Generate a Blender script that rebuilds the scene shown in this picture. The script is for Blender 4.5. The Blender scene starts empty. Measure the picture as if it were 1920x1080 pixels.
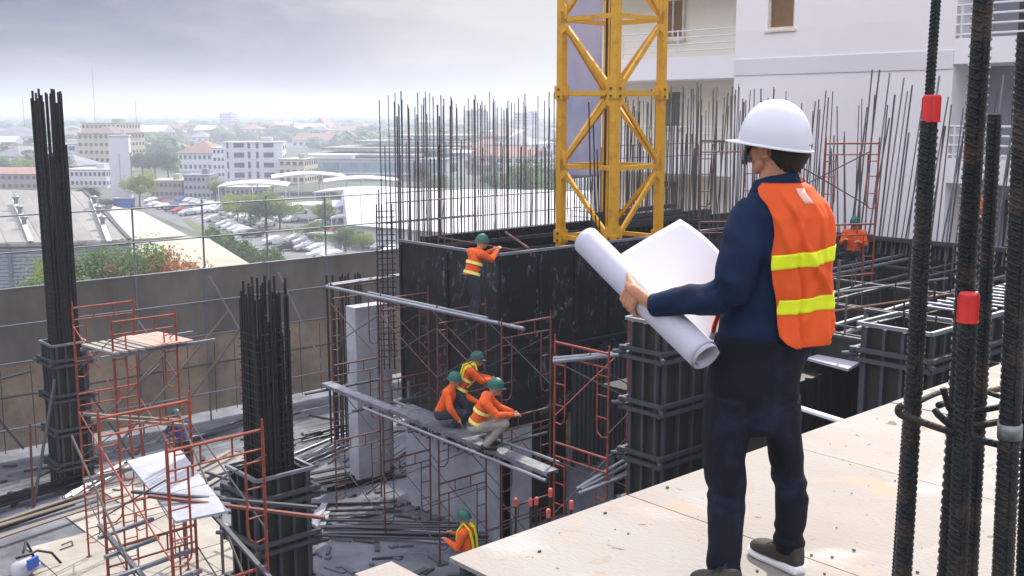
import bpy, bmesh, math, random
import numpy as np
from mathutils import Vector, Matrix, noise
random.seed(7)
rnd = random.random
R_ = math.radians
sc = bpy.context.scene
COL = sc.collection
# ---------------------------------------------------------------- camera
FPX = 2000.0
PITCH = R_(9.3)
YAW = R_(42.0)          # the building grid runs along world X and Y; the camera looks between them
EYE = 1.76
cam_d = bpy.data.cameras.new('camera')
cam = bpy.data.objects.new('camera', cam_d)
COL.objects.link(cam)
cam.location = (0, 0, EYE)
cam.rotation_euler = (R_(90) - PITCH, 0, -YAW)
cam_d.sensor_width = 36.0
cam_d.lens = 36.0 * FPX / 1920.0
cam_d.clip_start = 0.05
cam_d.clip_end = 30000
sc.camera = cam
# ---------------------------------------------------------------- light
SUN_EL, SUN_AZ = R_(46), YAW + R_(24)    # azimuth measured from +Y towards +X
SUNV = Vector((math.sin(SUN_AZ) * math.cos(SUN_EL), math.cos(SUN_AZ) * math.cos(SUN_EL), math.sin(SUN_EL)))
w = bpy.data.worlds.new('World')
sc.world = w
w.use_nodes = True
nt = w.node_tree
nt.nodes.clear()
N = nt.nodes.new
L = nt.links.new
out = N('ShaderNodeOutputWorld')
bg = N('ShaderNodeBackground')
bg.inputs[1].default_value = 0.15
sky = N('ShaderNodeTexSky')
sky.sky_type = 'NISHITA'
sky.sun_disc = False
sky.sun_elevation = SUN_EL
sky.sun_rotation = SUN_AZ
sky.air_density = 1.0
sky.dust_density = 2.5
tc = N('ShaderNodeTexCoord')
sep = N('ShaderNodeSeparateXYZ')
L(tc.outputs['Generated'], sep.inputs[0])
# thin high cloud veil: thick at the horizon and round the sun, broken above; the unseen overhead part is brightened for fill
mapn = N('ShaderNodeMapping')
mapn.inputs['Scale'].default_value = (1.0, 1.0, 3.2)
L(tc.outputs['Generated'], mapn.inputs[0])
nz = N('ShaderNodeTexNoise')
nz.inputs['Scale'].default_value = 5.0
nz.inputs['Detail'].default_value = 7
nz.inputs['Roughness'].default_value = 0.55
nz.inputs['Distortion'].default_value = 0.5
L(mapn.outputs[0], nz.inputs['Vector'])
dotn = N('ShaderNodeVectorMath')
dotn.operation = 'DOT_PRODUCT'
dotn.inputs[1].default_value = (math.sin(SUN_AZ), math.cos(SUN_AZ), 0.0)
L(tc.outputs['Generated'], dotn.inputs[0])
def mth(op, a, b=None, clamp=False):
    n = N('ShaderNodeMath')
    n.operation = op
    n.use_clamp = clamp
    for i, v in enumerate((a, b)):
        if v is None: continue
        if isinstance(v, (int, float)): n.inputs[i].default_value = v
        else: L(v, n.inputs[i])
    return n.outputs[0]
def mrange(v, a, b, c, d):
    n = N('ShaderNodeMapRange')
    n.interpolation_type = 'SMOOTHSTEP'
    L(v, n.inputs[0])
    for i, q in enumerate((a, b, c, d)): n.inputs[i + 1].default_value = q
    return n.outputs[0]
hor = mrange(sep.outputs['Z'], -0.01, 0.135, 1.0, 0.0)
high = mrange(sep.outputs['Z'], 0.14, 0.45, 0.0, 1.0)
sunside = mrange(dotn.outputs['Value'], 0.60, 0.97, 0.0, 1.0)
brk = mrange(nz.outputs['Fac'], 0.36, 0.68, 0.5, 0.95)
veil = mth('MAXIMUM', mth('MAXIMUM', mth('MAXIMUM', hor, high), sunside), brk)
vcol = N('ShaderNodeMix')
vcol.data_type = 'RGBA'
vcol.inputs[6].default_value = (0.34, 0.42, 0.80, 1)
vcol.inputs[7].default_value = (2.5, 2.42, 2.32, 1)
bright = mth('MAXIMUM', mth('MAXIMUM', mth('MULTIPLY', hor, 0.8), high), sunside)
bright = mth('ADD', bright, mth('MULTIPLY', mth('SUBTRACT', nz.outputs['Fac'], 0.5), 0.7), True)
L(bright, vcol.inputs[0])
skyk = N('ShaderNodeMix')
skyk.data_type = 'RGBA'
skyk.blend_type = 'MULTIPLY'
skyk.inputs[0].default_value = 1.0
L(sky.outputs[0], skyk.inputs[6])
skyk.inputs[7].default_value = (0.09, 0.105, 0.17, 1)
mixv = N('ShaderNodeMix')
mixv.data_type = 'RGBA'
L(veil, mixv.inputs[0])
L(skyk.outputs[2], mixv.inputs[6])
vhi = N('ShaderNodeMix')
vhi.data_type = 'RGBA'
L(high, vhi.inputs[0])
L(vcol.outputs[2], vhi.inputs[6])
vhi.inputs[7].default_value = (6.2, 6.3, 7.3, 1)  # very bright bluish overhead veil, out of view, added to lift the shade
L(vhi.outputs[2], mixv.inputs[7])
L(mixv.outputs[2], bg.inputs[0])
L(bg.outputs[0], out.inputs[0])
sun_d = bpy.data.lights.new('sun', 'SUN')
sun_d.energy = 3.4
sun_d.angle = R_(0.6)
sun_d.color = (1.0, 0.92, 0.79)
sun = bpy.data.objects.new('sun', sun_d)
COL.objects.link(sun)
sun.location = (0, 0, 60)
sun.rotation_euler = SUNV.to_track_quat('Z', 'Y').to_euler()
sc.view_settings.view_transform = 'Standard'
sc.view_settings.look = 'None'
sc.view_settings.gamma = 1.0
sc.view_settings.use_curve_mapping = False
sc.view_settings.exposure = 1.0
sc.cycles.volume_step_rate = 4
sc.cycles.volume_bounces = 1
sc.cycles.max_bounces = 6
# ---------------------------------------------------------------- helpers: photo pixels (1920 x 1080) to points of the place
CP, SP, CY, SY = math.cos(PITCH), math.sin(PITCH), math.cos(YAW), math.sin(YAW)
RV, FV = Vector((CY, -SY, 0)), Vector((SY, CY, 0))
def ray(x, y):
    u = (x - 960) / FPX
    v = -(y - 540) / FPX
    return u, CP + v * SP, -SP + v * CP
def PD(x, y, D):
    u, f, z = ray(x, y)
    t = D / f
    p = RV * (u * t) + FV * D
    return Vector((p.x, p.y, EYE + z * t))
def _dir(x, y):
    u, f, z = ray(x, y)
    p = RV * u + FV * f
    return Vector((p.x, p.y, z))
def PZ(x, y, z):
    d = _dir(x, y)
    return Vector((0, 0, EYE)) + d * ((z - EYE) / d.z)
def PA(x, y, a):
    d = _dir(x, y)
    return Vector((0, 0, EYE)) + d * (a / d.x)
def PB(x, y, b):
    d = _dir(x, y)
    return Vector((0, 0, EYE)) + d * (b / d.y)
def depth_of(p): return Vector((p[0], p[1], 0)).dot(FV)
# ---------------------------------------------------------------- materials
def mat(name, col, rough=0.7, metal=0.0, var=0.25, scale=3.0, bump=0.0, bscale=40.0, col2=None, fac=(0.4, 0.65), spec=0.4, stretch=None, streak=None):
    m = bpy.data.materials.new(name)
    m.use_nodes = True
    t = m.node_tree
    b = t.nodes['Principled BSDF']
    b.inputs['Roughness'].default_value = rough
    b.inputs['Metallic'].default_value = metal
    b.inputs['Specular IOR Level'].default_value = spec
    g = t.nodes.new('ShaderNodeNewGeometry')
    tcx = t.nodes.new('ShaderNodeTexCoord')
    src = tcx.outputs['Object']
    if stretch:
        mp = t.nodes.new('ShaderNodeMapping')
        mp.inputs['Scale'].default_value = stretch
        t.links.new(src, mp.inputs[0])
        src = mp.outputs[0]
    oi = t.nodes.new('ShaderNodeObjectInfo')
    n = t.nodes.new('ShaderNodeTexNoise')
    n.noise_dimensions = '4D'
    n.inputs['Scale'].default_value = scale
    n.inputs['Detail'].default_value = 6
    n.inputs['Roughness'].default_value = 0.62
    t.links.new(src, n.inputs['Vector'])
    mm = t.nodes.new('ShaderNodeMath')
    mm.operation = 'MULTIPLY'
    mm.inputs[1].default_value = 37.0
    t.links.new(oi.outputs['Random'], mm.inputs[0])
    t.links.new(mm.outputs[0], n.inputs['W'])
    r = t.nodes.new('ShaderNodeMapRange')
    t.links.new(n.outputs['Fac'], r.inputs[0])
    r.inputs[1].default_value, r.inputs[2].default_value = fac
    mx = t.nodes.new('ShaderNodeMix')
    mx.data_type = 'RGBA'
    c2 = col2 or tuple(c * (1 - var) for c in col)
    c1 = col if col2 else tuple(min(1, c * (1 + var * .45)) for c in col)
    mx.inputs[6].default_value = (*c1, 1)
    mx.inputs[7].default_value = (*c2, 1)
    t.links.new(r.outputs[0], mx.inputs[0])
    # small brightness shift from piece to piece
    hs = t.nodes.new('ShaderNodeHueSaturation')
    vr = t.nodes.new('ShaderNodeMapRange')
    vr.inputs[3].default_value, vr.inputs[4].default_value = 1 - var * .35, 1 + var * .35
    t.links.new(oi.outputs['Random'], vr.inputs[0])
    t.links.new(vr.outputs[0], hs.inputs['Value'])
    t.links.new(mx.outputs[2], hs.inputs['Color'])
    t.links.new(hs.outputs[0], b.inputs['Base Color'])
    if bump:
        n2 = t.nodes.new('ShaderNodeTexNoise')
        n2.inputs['Scale'].default_value = bscale
        n2.inputs['Detail'].default_value = 4
        t.links.new(src, n2.inputs['Vector'])
        bp = t.nodes.new('ShaderNodeBump')
        bp.inputs['Strength'].default_value = bump
        bp.inputs['Distance'].default_value = 0.02
        t.links.new(n2.outputs['Fac'], bp.inputs['Height'])
        t.links.new(bp.outputs[0], b.inputs['Normal'])
    return m
def translucent(m, col, amount):
    t = m.node_tree
    b = t.nodes['Principled BSDF']
    o = t.nodes['Material Output']
    tr = t.nodes.new('ShaderNodeBsdfTranslucent')
    tr.inputs[0].default_value = (*col, 1)
    mx = t.nodes.new('ShaderNodeMixShader')
    mx.inputs[0].default_value = amount
    t.links.new(b.outputs[0], mx.inputs[1])
    t.links.new(tr.outputs[0], mx.inputs[2])
    t.links.new(mx.outputs[0], o.inputs[0])
    return m
M = {}
M['ply'] = mat('pale_plywood', (.25, .232, .215), .75, var=.16, scale=1.6, bump=.3, bscale=60, col2=(.225, .19, .16), fac=(.42, .72), stretch=(1, .45, 1))
M['ply_dk'] = mat('weathered_plywood', (.36, .34, .33), .8, scale=2, bump=.1, col2=(.24, .22, .21))
M['ply_edge'] = mat('plywood_edge', (.5, .36, .2), .8)
M['form'] = mat('black_form_panel', (.009, .0095, .012), .38, scale=1.7, col2=(.005, .0055, .006), fac=(.42, .55), bump=.25, bscale=14, spec=.5)
M['smear'] = None
M['stud'] = mat('steel_stud', (.062, .066, .078), .5, .35, scale=5, col2=(.06, .06, .07), bump=.1)
M['stud_dk'] = mat('dark_steel', (.014, .015, .017), .5, .3, scale=5, bump=.1)
M['formply'] = mat('oily_form_plywood', (.017, .016, .010), .55, scale=3, col2=(.012, .012, .010), bump=.2, bscale=20)
M['galv'] = mat('galvanised_pipe', (.27, .285, .32), .42, .5, scale=7, col2=(.13, .14, .16))
M['galv_dk'] = mat('dull_pipe', (.075, .08, .092), .5, .4, scale=7)
M['redp'] = mat('red_orange_paint', (.27, .050, .022), .5, scale=8, col2=(.12, .032, .020), fac=(.45, .7), bump=.1)
M['redp2'] = mat('faded_red_paint', (.15, .046, .034), .6, scale=8, col2=(.07, .032, .026), fac=(.42, .66))
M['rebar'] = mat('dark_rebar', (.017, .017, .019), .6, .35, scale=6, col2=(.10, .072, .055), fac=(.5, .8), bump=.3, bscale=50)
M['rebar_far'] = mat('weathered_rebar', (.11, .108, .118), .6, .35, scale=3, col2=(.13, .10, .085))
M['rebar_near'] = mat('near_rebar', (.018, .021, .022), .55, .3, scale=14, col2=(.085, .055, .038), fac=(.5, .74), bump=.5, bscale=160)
M['cap'] = mat('red_plastic_cap', (.62, .035, .03), .4, var=.12, scale=12)
M['cap2'] = mat('pale_red_cap', (.50, .09, .07), .5, scale=12)
M['tape'] = mat('silver_tape', (.17, .18, .18), .4, .4, scale=60)
M['yellow'] = mat('yellow_paint', (.66, .34, .015), .42, var=.15, scale=4, col2=(.38, .17, .02), fac=(.50, .78), bump=.06)
M['rust'] = mat('rusty_bolt', (.12, .05, .03), .8)
M['conc'] = mat('pale_concrete', (.34, .35, .39), .85, scale=1.6, bump=.2, bscale=18, col2=(.23, .24, .27))
M['conc_dk'] = mat('grey_concrete', (.10, .104, .118), .85, scale=1.2, bump=.2, bscale=18, col2=(.065, .068, .078))
M['deck'] = mat('concrete_deck', (.15, .16, .185), .85, scale=.5, bump=.2, bscale=9, col2=(.06, .063, .072), fac=(.4, .62))
M['ply_deck'] = mat('sunlit_plywood', (.34, .315, .28), .8, scale=.9, col2=(.25, .225, .19), bump=.1)
M['plank'] = mat('timber_plank', (.20, .17, .14), .8, scale=3, col2=(.10, .085, .07), bump=.2)
M['pinkply'] = mat('pinkish_plywood', (.42, .27, .225), .8, scale=3, col2=(.34, .21, .175))
M['mesh_up'] = translucent(mat('grey_brown_netting', (.165, .152, .140), .9, scale=.75, col2=(.055, .051, .050), bump=1.0, bscale=2.2, fac=(.34, .64), stretch=(1, 1, .5)), (.12, .105, .095), .25)
M['mesh_lo'] = translucent(mat('tan_netting', (.23, .19, .155), .9, scale=1.1, col2=(.07, .06, .052), bump=1.0, bscale=2.5, fac=(.36, .62)), (.20, .155, .12), .30)
M['wall_w'] = mat('white_building_paint', (.86, .82, .82), .8, var=.05, scale=.25)
M['wall_band'] = mat('grey_pink_band_paint', (.78, .745, .76), .8, var=.05, scale=.25)
M['wall_c'] = mat('cream_building_paint', (.82, .75, .62), .8, var=.06, scale=.25)
M['win_b'] = mat('brown_tinted_glass', (.22, .12, .045), .25, var=.2, scale=2)
M['win_g'] = mat('green_tinted_glass', (.12, .15, .085), .2, var=.2, scale=2)
M['win_d'] = mat('dark_glass', (.035, .04, .05), .2, var=.3)
M['alu'] = mat('pale_window_frame', (.68, .60, .50), .5, .1)
M['rail_w'] = mat('white_railing', (.72, .72, .75), .5, var=.05)
M['tarp'] = translucent(mat('blue_lilac_sheeting', (.26, .34, .56), .5, scale=.45, col2=(.58, .52, .60), fac=(.42, .60)), (.44, .50, .66), .45)
M['navy'] = mat('navy_cotton', (.008, .022, .060), .85, var=.2, scale=6, col2=(.005, .012, .034), bump=.25, bscale=220, spec=.2)
M['denim'] = mat('dark_denim', (.007, .009, .015), .85, var=.3, scale=5, col2=(.024, .038, .078), fac=(.50, .74), bump=.3, bscale=240, spec=.2)  # second tone paints in bluish highlights along with faded denim
M['orange'] = translucent(mat('orange_vest_cloth', (.86, .12, .02), .7, var=.10, scale=5, bump=.2, bscale=200, spec=.3), (.9, .16, .03), .16)
M['orange_w'] = mat('orange_work_cloth', (.72, .11, .02), .8, var=.18, scale=9, spec=.2)
M['lime'] = mat('lime_reflective_band', (.72, .80, .012), .5, var=.06, scale=9)
M['hivis'] = mat('yellow_reflective_band', (.8, .75, .18), .5)
M['hat_w'] = mat('white_helmet_plastic', (.62, .62, .66), .25, var=.03, spec=.5)
M['hat_g'] = mat('green_helmet_plastic', (.007, .10, .078), .5, var=.15, spec=.5)
M['skin'] = mat('sunlit_skin', (.50, .235, .135), .55, var=.12, scale=14, col2=(.40, .165, .09), bump=.12, bscale=120)
M['hair'] = mat('dark_hair', (.022, .018, .014), .7, var=.5, scale=60, bump=.8, bscale=300, col2=(.07, .06, .045), fac=(.58, .75))
M['black'] = mat('black_webbing', (.012, .012, .013), .6)
M['lens'] = mat('dark_plate_gloss', (.010, .009, .008), .12, var=0, spec=.6)  # near-black gloss for the curved plate across the face
M['paper'] = translucent(mat('drawing_paper', (.54, .54, .61), .6, var=.03, scale=2), (.5, .5, .58), .15)
M['shoe'] = mat('brown_suede', (.055, .045, .036), .85, var=.3, scale=30, bump=.3, bscale=200)
M['sole'] = mat('white_rubber_sole', (.72, .71, .70), .6, var=.06)
M['khaki'] = mat('khaki_cloth', (.30, .27, .23), .85)
M['dkcloth'] = mat('dark_work_cloth', (.03, .035, .045), .9)
M['bluecl'] = mat('blue_cloth', (.015, .04, .13), .85)
M['leaf_a'] = translucent(mat('mid_green_leaves', (.085, .14, .035), .6, scale=5, col2=(.045, .085, .024), fac=(.4, .6)), (.16, .28, .05), .35)
M['leaf_b'] = translucent(mat('yellow_green_leaves', (.19, .23, .045), .6, scale=5, col2=(.09, .13, .03), fac=(.4, .6)), (.34, .42, .06), .38)
M['leaf_c'] = translucent(mat('dark_green_leaves', (.045, .085, .035), .6, scale=5, col2=(.025, .05, .022)), (.08, .16, .05), .3)
M['leaf_r'] = translucent(mat('rust_red_leaves', (.34, .12, .05), .6, scale=3.0, col2=(.20, .17, .04), fac=(.48, .62)), (.5, .22, .06), .35)
M['bark'] = mat('bark', (.10, .075, .055), .9)
M['ground'] = mat('town_ground', (.12, .125, .11), .95, scale=.012, col2=(.04, .06, .035), fac=(.42, .58))
M['asphalt'] = mat('pale_worn_asphalt', (.125, .125, .135), .9, scale=.08, col2=(.09, .09, .098))
M['roof_g'] = mat('pale_grey_metal_roof', (.215, .21, .195), .6, scale=.18, col2=(.165, .16, .145), fac=(.4, .65))
M['roof_c'] = mat('cream_roof', (.36, .345, .285), .75, scale=.15, col2=(.28, .27, .20), fac=(.4, .65))
M['roof_w'] = mat('white_roof', (.46, .46, .48), .6, var=.08, scale=.1)
M['roof_r'] = mat('terracotta_roof', (.24, .13, .10), .8, scale=.6)
M['roof_b'] = mat('brown_tile_roof', (.15, .10, .085), .8, scale=.6)
M['roof_s'] = mat('slate_grey_roof', (.15, .16, .19), .7, scale=.3)
M['w_white'] = mat('white_render', (.62, .62, .66), .85, var=.06, scale=.3)
M['w_cream'] = mat('cream_render', (.54, .47, .34), .85, var=.08, scale=.3)
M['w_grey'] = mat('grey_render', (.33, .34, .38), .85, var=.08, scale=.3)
M['w_pink'] = mat('pinkish_render', (.32, .24, .22), .85, var=.08, scale=.3)
M['siding'] = mat('blue_grey_siding', (.27, .30, .35), .6, var=.06, scale=.4)
M['gutter'] = mat('rusty_gutter', (.17, .11, .085), .7, scale=.6, col2=(.38, .36, .35))
M['blue'] = mat('bright_blue_sheet', (.02, .09, .42), .5)
M['teal'] = mat('teal_glazing', (.07, .14, .18), .25, scale=.2, col2=(.16, .22, .27), fac=(.4, .6))
M['line'] = mat('white_road_paint', (.7, .7, .68), .8)
M['tyre'] = mat('tyre', (.015, .015, .015), .8)
for nm, c in (('white', (.68, .68, .69)), ('silver', (.38, .40, .42)), ('black', (.02, .02, .024)), ('red', (.30, .035, .03)), ('blue', (.04, .07, .20)), ('grey', (.13, .14, .16))):
    M['car_' + nm] = mat(nm + '_car_paint', c, .3, .15, var=.05)
def scratchy(m, amt, lo=.60, hi=.68):
    """pale cement smears and scuffs on a dark form panel"""
    t = m.node_tree
    b = t.nodes['Principled BSDF']
    tcx = t.nodes.new('ShaderNodeTexCoord')
    mp = t.nodes.new('ShaderNodeMapping')
    mp.inputs['Scale'].default_value = (2.2, 2.2, 1.0)
    t.links.new(tcx.outputs['Object'], mp.inputs[0])
    n = t.nodes.new('ShaderNodeTexNoise')
    n.inputs['Scale'].default_value = 1.6
    n.inputs['Detail'].default_value = 12
    n.inputs['Roughness'].default_value = 0.78
    n.inputs['Distortion'].default_value = 1.2
    t.links.new(mp.outputs[0], n.inputs['Vector'])
    r = t.nodes.new('ShaderNodeMapRange')
    r.inputs[1].default_value, r.inputs[2].default_value = lo, hi
    r.inputs[4].default_value = amt
    t.links.new(n.outputs['Fac'], r.inputs[0])
    old = b.inputs['Base Color'].links[0].from_socket
    mx = t.nodes.new('ShaderNodeMix')
    mx.data_type = 'RGBA'
    mx.inputs[7].default_value = (.26, .27, .32, 1)
    t.links.new(old, mx.inputs[6])
    t.links.new(r.outputs[0], mx.inputs[0])
    t.links.new(mx.outputs[2], b.inputs['Base Color'])
scratchy(M['form'], .55, .555, .66)
scratchy(M['deck'], .5, .56, .64)
def speckle(m, scale, lo, hi, col):
    t = m.node_tree
    b = t.nodes['Principled BSDF']
    tcx = t.nodes.new('ShaderNodeTexCoord')
    n = t.nodes.new('ShaderNodeTexNoise')
    n.inputs['Scale'].default_value = scale
    n.inputs['Detail'].default_value = 3
    n.inputs['Distortion'].default_value = .6
    t.links.new(tcx.outputs['Object'], n.inputs['Vector'])
    r = t.nodes.new('ShaderNodeMapRange')
    r.inputs[1].default_value, r.inputs[2].default_value = lo, hi
    t.links.new(n.outputs['Fac'], r.inputs[0])
    old = b.inputs['Base Color'].links[0].from_socket
    mx = t.nodes.new('ShaderNodeMix')
    mx.data_type = 'RGBA'
    mx.inputs[7].default_value = (*col, 1)
    t.links.new(old, mx.inputs[6])
    t.links.new(r.outputs[0], mx.inputs[0])
    t.links.new(mx.outputs[2], b.inputs['Base Color'])
speckle(M['ply'], 9, .69, .72, (.10, .08, .06))
speckle(M['ply'], 1.3, .56, .72, (.35, .335, .325))
speckle(M['ply'], 2.6, .58, .74, (.30, .22, .16))
speckle(M['ply'], 22, .70, .74, (.11, .09, .07))
speckle(M['ply'], 5, .64, .70, (.24, .20, .165))
speckle(M['ply_deck'], 3, .68, .72, (.12, .10, .09))
speckle(M['yellow'], 14, .70, .74, (.16, .07, .03))
# ---------------------------------------------------------------- mesh builder
class MB:
    def __init__(s): s.v = []; s.f = []; s.smooth = False; s.mi = []
    def add(s, vs, fs, mi=0):
        o = len(s.v)
        s.v.extend(tuple(v) for v in vs)
        s.f.extend(tuple(i + o for i in f) for f in fs)
        s.mi.extend([mi] * len(fs))
        return s
    def box(s, c, d, rz=0.0, mi=0):
        x, y, z = d[0] / 2, d[1] / 2, d[2] / 2
        cr, sr = math.cos(rz), math.sin(rz)
        vs = []
        for k in (-z, z):
            for (i, j) in ((-x, -y), (x, -y), (x, y), (-x, y)):
                vs.append((c[0] + i * cr - j * sr, c[1] + i * sr + j * cr, c[2] + k))
        return s.add(vs, [(3, 2, 1, 0), (4, 5, 6, 7), (0, 1, 5, 4), (1, 2, 6, 5), (2, 3, 7, 6), (3, 0, 4, 7)], mi)
    def beam(s, p, q, w, h, up=(0, 0, 1), mi=0):
        p, q = Vector(p), Vector(q)
        d = (q - p)
        if d.length < 1e-6: return s
        d.normalize()
        u = Vector(up)
        sd = d.cross(u)
        if sd.length < 1e-3: sd = d.cross(Vector((0, 1, 0)))
        sd.normalize()
        u = sd.cross(d)
        vs = []
        for e in (p, q):
            for (i, j) in ((-1, -1), (1, -1), (1, 1), (-1, 1)):
                vs.append(e + sd * (i * w / 2) + u * (j * h / 2))
        return s.add(vs, [(0, 1, 2, 3), (7, 6, 5, 4), (0, 4, 5, 1), (1, 5, 6, 2), (2, 6, 7, 3), (3, 7, 4, 0)], mi)
    def tube(s, pts, r, n=8, cap=True, mi=0):
        pts = [Vector(p) for p in pts]
        rs = r if isinstance(r, (list, tuple)) else [r] * len(pts)
        o = len(s.v)
        ref = Vector((0.13, 0.31, 0.94))
        k = len(pts)
        for i, p in enumerate(pts):
            d = (pts[min(i + 1, k - 1)] - pts[max(i - 1, 0)]).normalized()
            sd = d.cross(ref)
            if sd.length < .15: sd = d.cross(Vector((1, 0, 0)))
            sd.normalize()
            u = sd.cross(d)
            for j in range(n):
                a = 2 * math.pi * j / n
                s.v.append(tuple(p + sd * (math.cos(a) * rs[i]) + u * (math.sin(a) * rs[i])))
        for i in range(k - 1):
            for j in range(n):
                a, b = o + i * n + j, o + i * n + (j + 1) % n
                s.f.append((a, a + n, b + n, b)); s.mi.append(mi)
        if cap:
            s.f.append(tuple(o + j for j in range(n))); s.mi.append(mi)
            s.f.append(tuple(o + (k - 1) * n + n - 1 - j for j in range(n))); s.mi.append(mi)
        return s
    def prism(s, poly, z0, z1, mi=0):
        n = len(poly)
        vs = [(p[0], p[1], z0) for p in poly] + [(p[0], p[1], z1) for p in poly]
        fs = [tuple(range(n - 1, -1, -1)), tuple(range(n, 2 * n))] + [(i, (i + 1) % n, n + (i + 1) % n, n + i) for i in range(n)]
        return s.add(vs, fs, mi)
    def mesh(s, name, mats, smooth=False):
        me = bpy.data.meshes.new(name)
        me.from_pydata(s.v, [], s.f)
        for m in (mats if isinstance(mats, (list, tuple)) else [mats]):
            me.materials.append(m)
        if len(me.materials) > 1: me.polygons.foreach_set('material_index', s.mi)
        if smooth or s.smooth: me.polygons.foreach_set('use_smooth', [True] * len(me.polygons))
        me.update()
        return me
def link(name, data, loc=(0, 0, 0), rot=(0, 0, 0), scale=(1, 1, 1), parent=None):
    o = bpy.data.objects.new(name, data)
    COL.objects.link(o)
    o.location, o.rotation_euler, o.scale = loc, rot, scale
    if parent: o.parent = parent
    return o
def tag(o, label=None, cat=None, group=None, kind=None):
    if label: o['label'] = label
    if cat: o['category'] = cat
    if group: o['group'] = group
    if kind: o['kind'] = kind
    return o
def empty(name, loc, label, cat, group=None, rz=0.0):
    o = link(name, None, loc, (0, 0, rz))
    o.empty_display_size = .2
    return tag(o, label, cat, group)
def part(name, mb, m, parent, loc=(0, 0, 0), smooth=False, kind=None, rot=(0, 0, 0)):
    o = link(name, mb.mesh(name, m, smooth) if isinstance(mb, MB) else mb, loc, rot, parent=parent)
    if kind: o['kind'] = kind
    return o
def copy_tree(o, parent=None):
    c = o.copy()
    COL.objects.link(c)
    c.parent = parent
    for ch in [x for x in o.children]: copy_tree(ch, c)
    return c
def cyl_mesh(name, m, n=6):
    b = MB()
    b.tube([(0, 0, 0), (0, 0, 1)], 1.0, n)
    return b.mesh(name, m, False)
_cyl = {}
def rod(name, p, q, r, mk, parent, n=6):
    """a bar between two points; alike bars share one mesh"""
    k = (mk, n)
    if k not in _cyl: _cyl[k] = cyl_mesh(name, M[mk], n)
    p, q = Vector(p), Vector(q)
    d = q - p
    e = d.to_track_quat('Z', 'Y').to_euler()
    return link(name, _cyl[k], p, e, (r, r, d.length), parent)
_bx = {}
def slab_piece(name, c, d, mk, parent, rot=(0, 0, 0)):
    if mk not in _bx:
        b = MB(); b.box((0, 0, 0), (1, 1, 1)); _bx[mk] = b.mesh(name, M[mk])
    return link(name, _bx[mk], c, rot, d, parent)
def beam_piece(name, p, q, w, h, mk, parent):
    p, q = Vector(p), Vector(q)
    d = q - p
    if mk not in _bx:
        b = MB(); b.box((0, 0, 0), (1, 1, 1)); _bx[mk] = b.mesh(name, M[mk])
    e = d.to_track_quat('X', 'Z').to_euler()
    return link(name, _bx[mk], (p + q) / 2, e, (d.length, w, h), parent)
# ================================================================ THE SITE
DZ = -7.0                                     # level of the working deck two storeys down
structure = lambda o: tag(o, kind='structure')
# ---- town ground
gz = -21.0
g = MB()
g.add([(-9000, -9000, gz), (9000, -9000, gz), (9000, 9000, gz), (-9000, 9000, gz)], [(0, 1, 2, 3)])
structure(link('ground', g.mesh('ground', M['ground'])))
# ---- plywood slab the engineer stands on
slab = empty('plywood_deck', (0, 0, 0), 'pale stained plywood floor deck under the man with the drawing', 'deck')
tag(slab, kind='structure')
for i in range(8):
    for j in range(3):
        a0 = 2.52 + (i * 1.21 if i else 0) - (0 if i == 0 else .14)
        a1 = 2.52 + (i + 1) * 1.21 - .14
        b1 = 3.18 - j * 2.44
        x0, x1 = a0 + .005, a1 - .005
        y0, y1 = b1 - 2.436, b1
        b = MB()
        zt = 0.0 - .0015 * ((i * 7 + j * 3) % 3)
        b.box(((x0 + x1) / 2, (y0 + y1) / 2, zt - .009), (x1 - x0, y1 - y0, .018))
        part('plywood_sheet', b, M['ply'], slab)
b = MB()
b.box((2.26, 1.35, -.022), (.175, 3.96, .018))
part('plywood_strip', b, M['ply'], slab)
b = MB()
for i in range(9): b.box((3.0 + i * 1.2, 0.6, -.15), (.09, 5.0, .15))
for j in range(3): b.beam((2.3, 2.9 - j * 1.2, -.30), (13, 2.9 - j * 1.2, -.30), .12, .15)
b.beam((2.26, 3.2, -.105), (2.26, -.6, -.105), .08, .13)
part('joist', b, M['stud_dk'], slab, kind='stuff')
b = MB()
for i in range(5): b.tube([(3.2 + i * 2.2, 2.9, -.38), (3.2 + i * 2.2, 2.9, DZ)], .03, 8)
part('prop', b, M['galv_dk'], slab, kind='stuff')
b = MB()
for i in range(90):
    p = PZ(860 + rnd() * 1060, 700 + rnd() * 380, 0)
    if p.y > 3.12 or p.x < 2.6: continue
    l_ = .003 + .011 * rnd() ** 2
    b.box((p.x, p.y, .002 + l_ * .2), (l_, l_ * (.4 + .6 * rnd()), l_ * .5), rnd() * 3)
tag(link('slab_debris', b.mesh('slab_debris', M['bark'])), 'tiny chips and nails scattered on the pale plywood deck', 'debris', kind='stuff')
# ---- working deck below
dk = MB()
dk.box((11.5, 14.5, DZ - .15), (40, 29, .3))
structure(link('concrete_deck', dk.mesh('concrete_deck', M['deck'])))
sp = empty('sunlit_plywood_floor', (0, 0, 0), 'sunlit cream plywood floor laid on the lower deck at bottom left', 'floor')
tag(sp, kind='structure')
for i in range(4):
    for j in range(8):
        a0, b0 = 5.2 + i * 1.22, 14.6 + j * 1.22
        if b0 > 20 + i * 1.2: continue
        q = MB()
        q.box((a0 + .6, b0 + .6, DZ + .02 + .006 * ((i + j) % 2)), (1.2, 1.2, .018))
        part('plywood_sheet', q, M['ply_deck'], sp)
# lower storeys of the building under construction (hide the drop to the town)
b = MB()
for k in range(4): b.box((11.5, 14.5, DZ - .45 - 3.4 * k - .15), (39, 28.4, .3))
for i in range(6):
    for j in range(4): b.box((-5 + i * 6.6, 3 + j * 8, (DZ + gz) / 2), (.7, .7, gz * -1 + DZ - .01))
structure(link('lower_storeys_structure', b.mesh('lower_storeys_structure', M['conc_dk'])))

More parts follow.
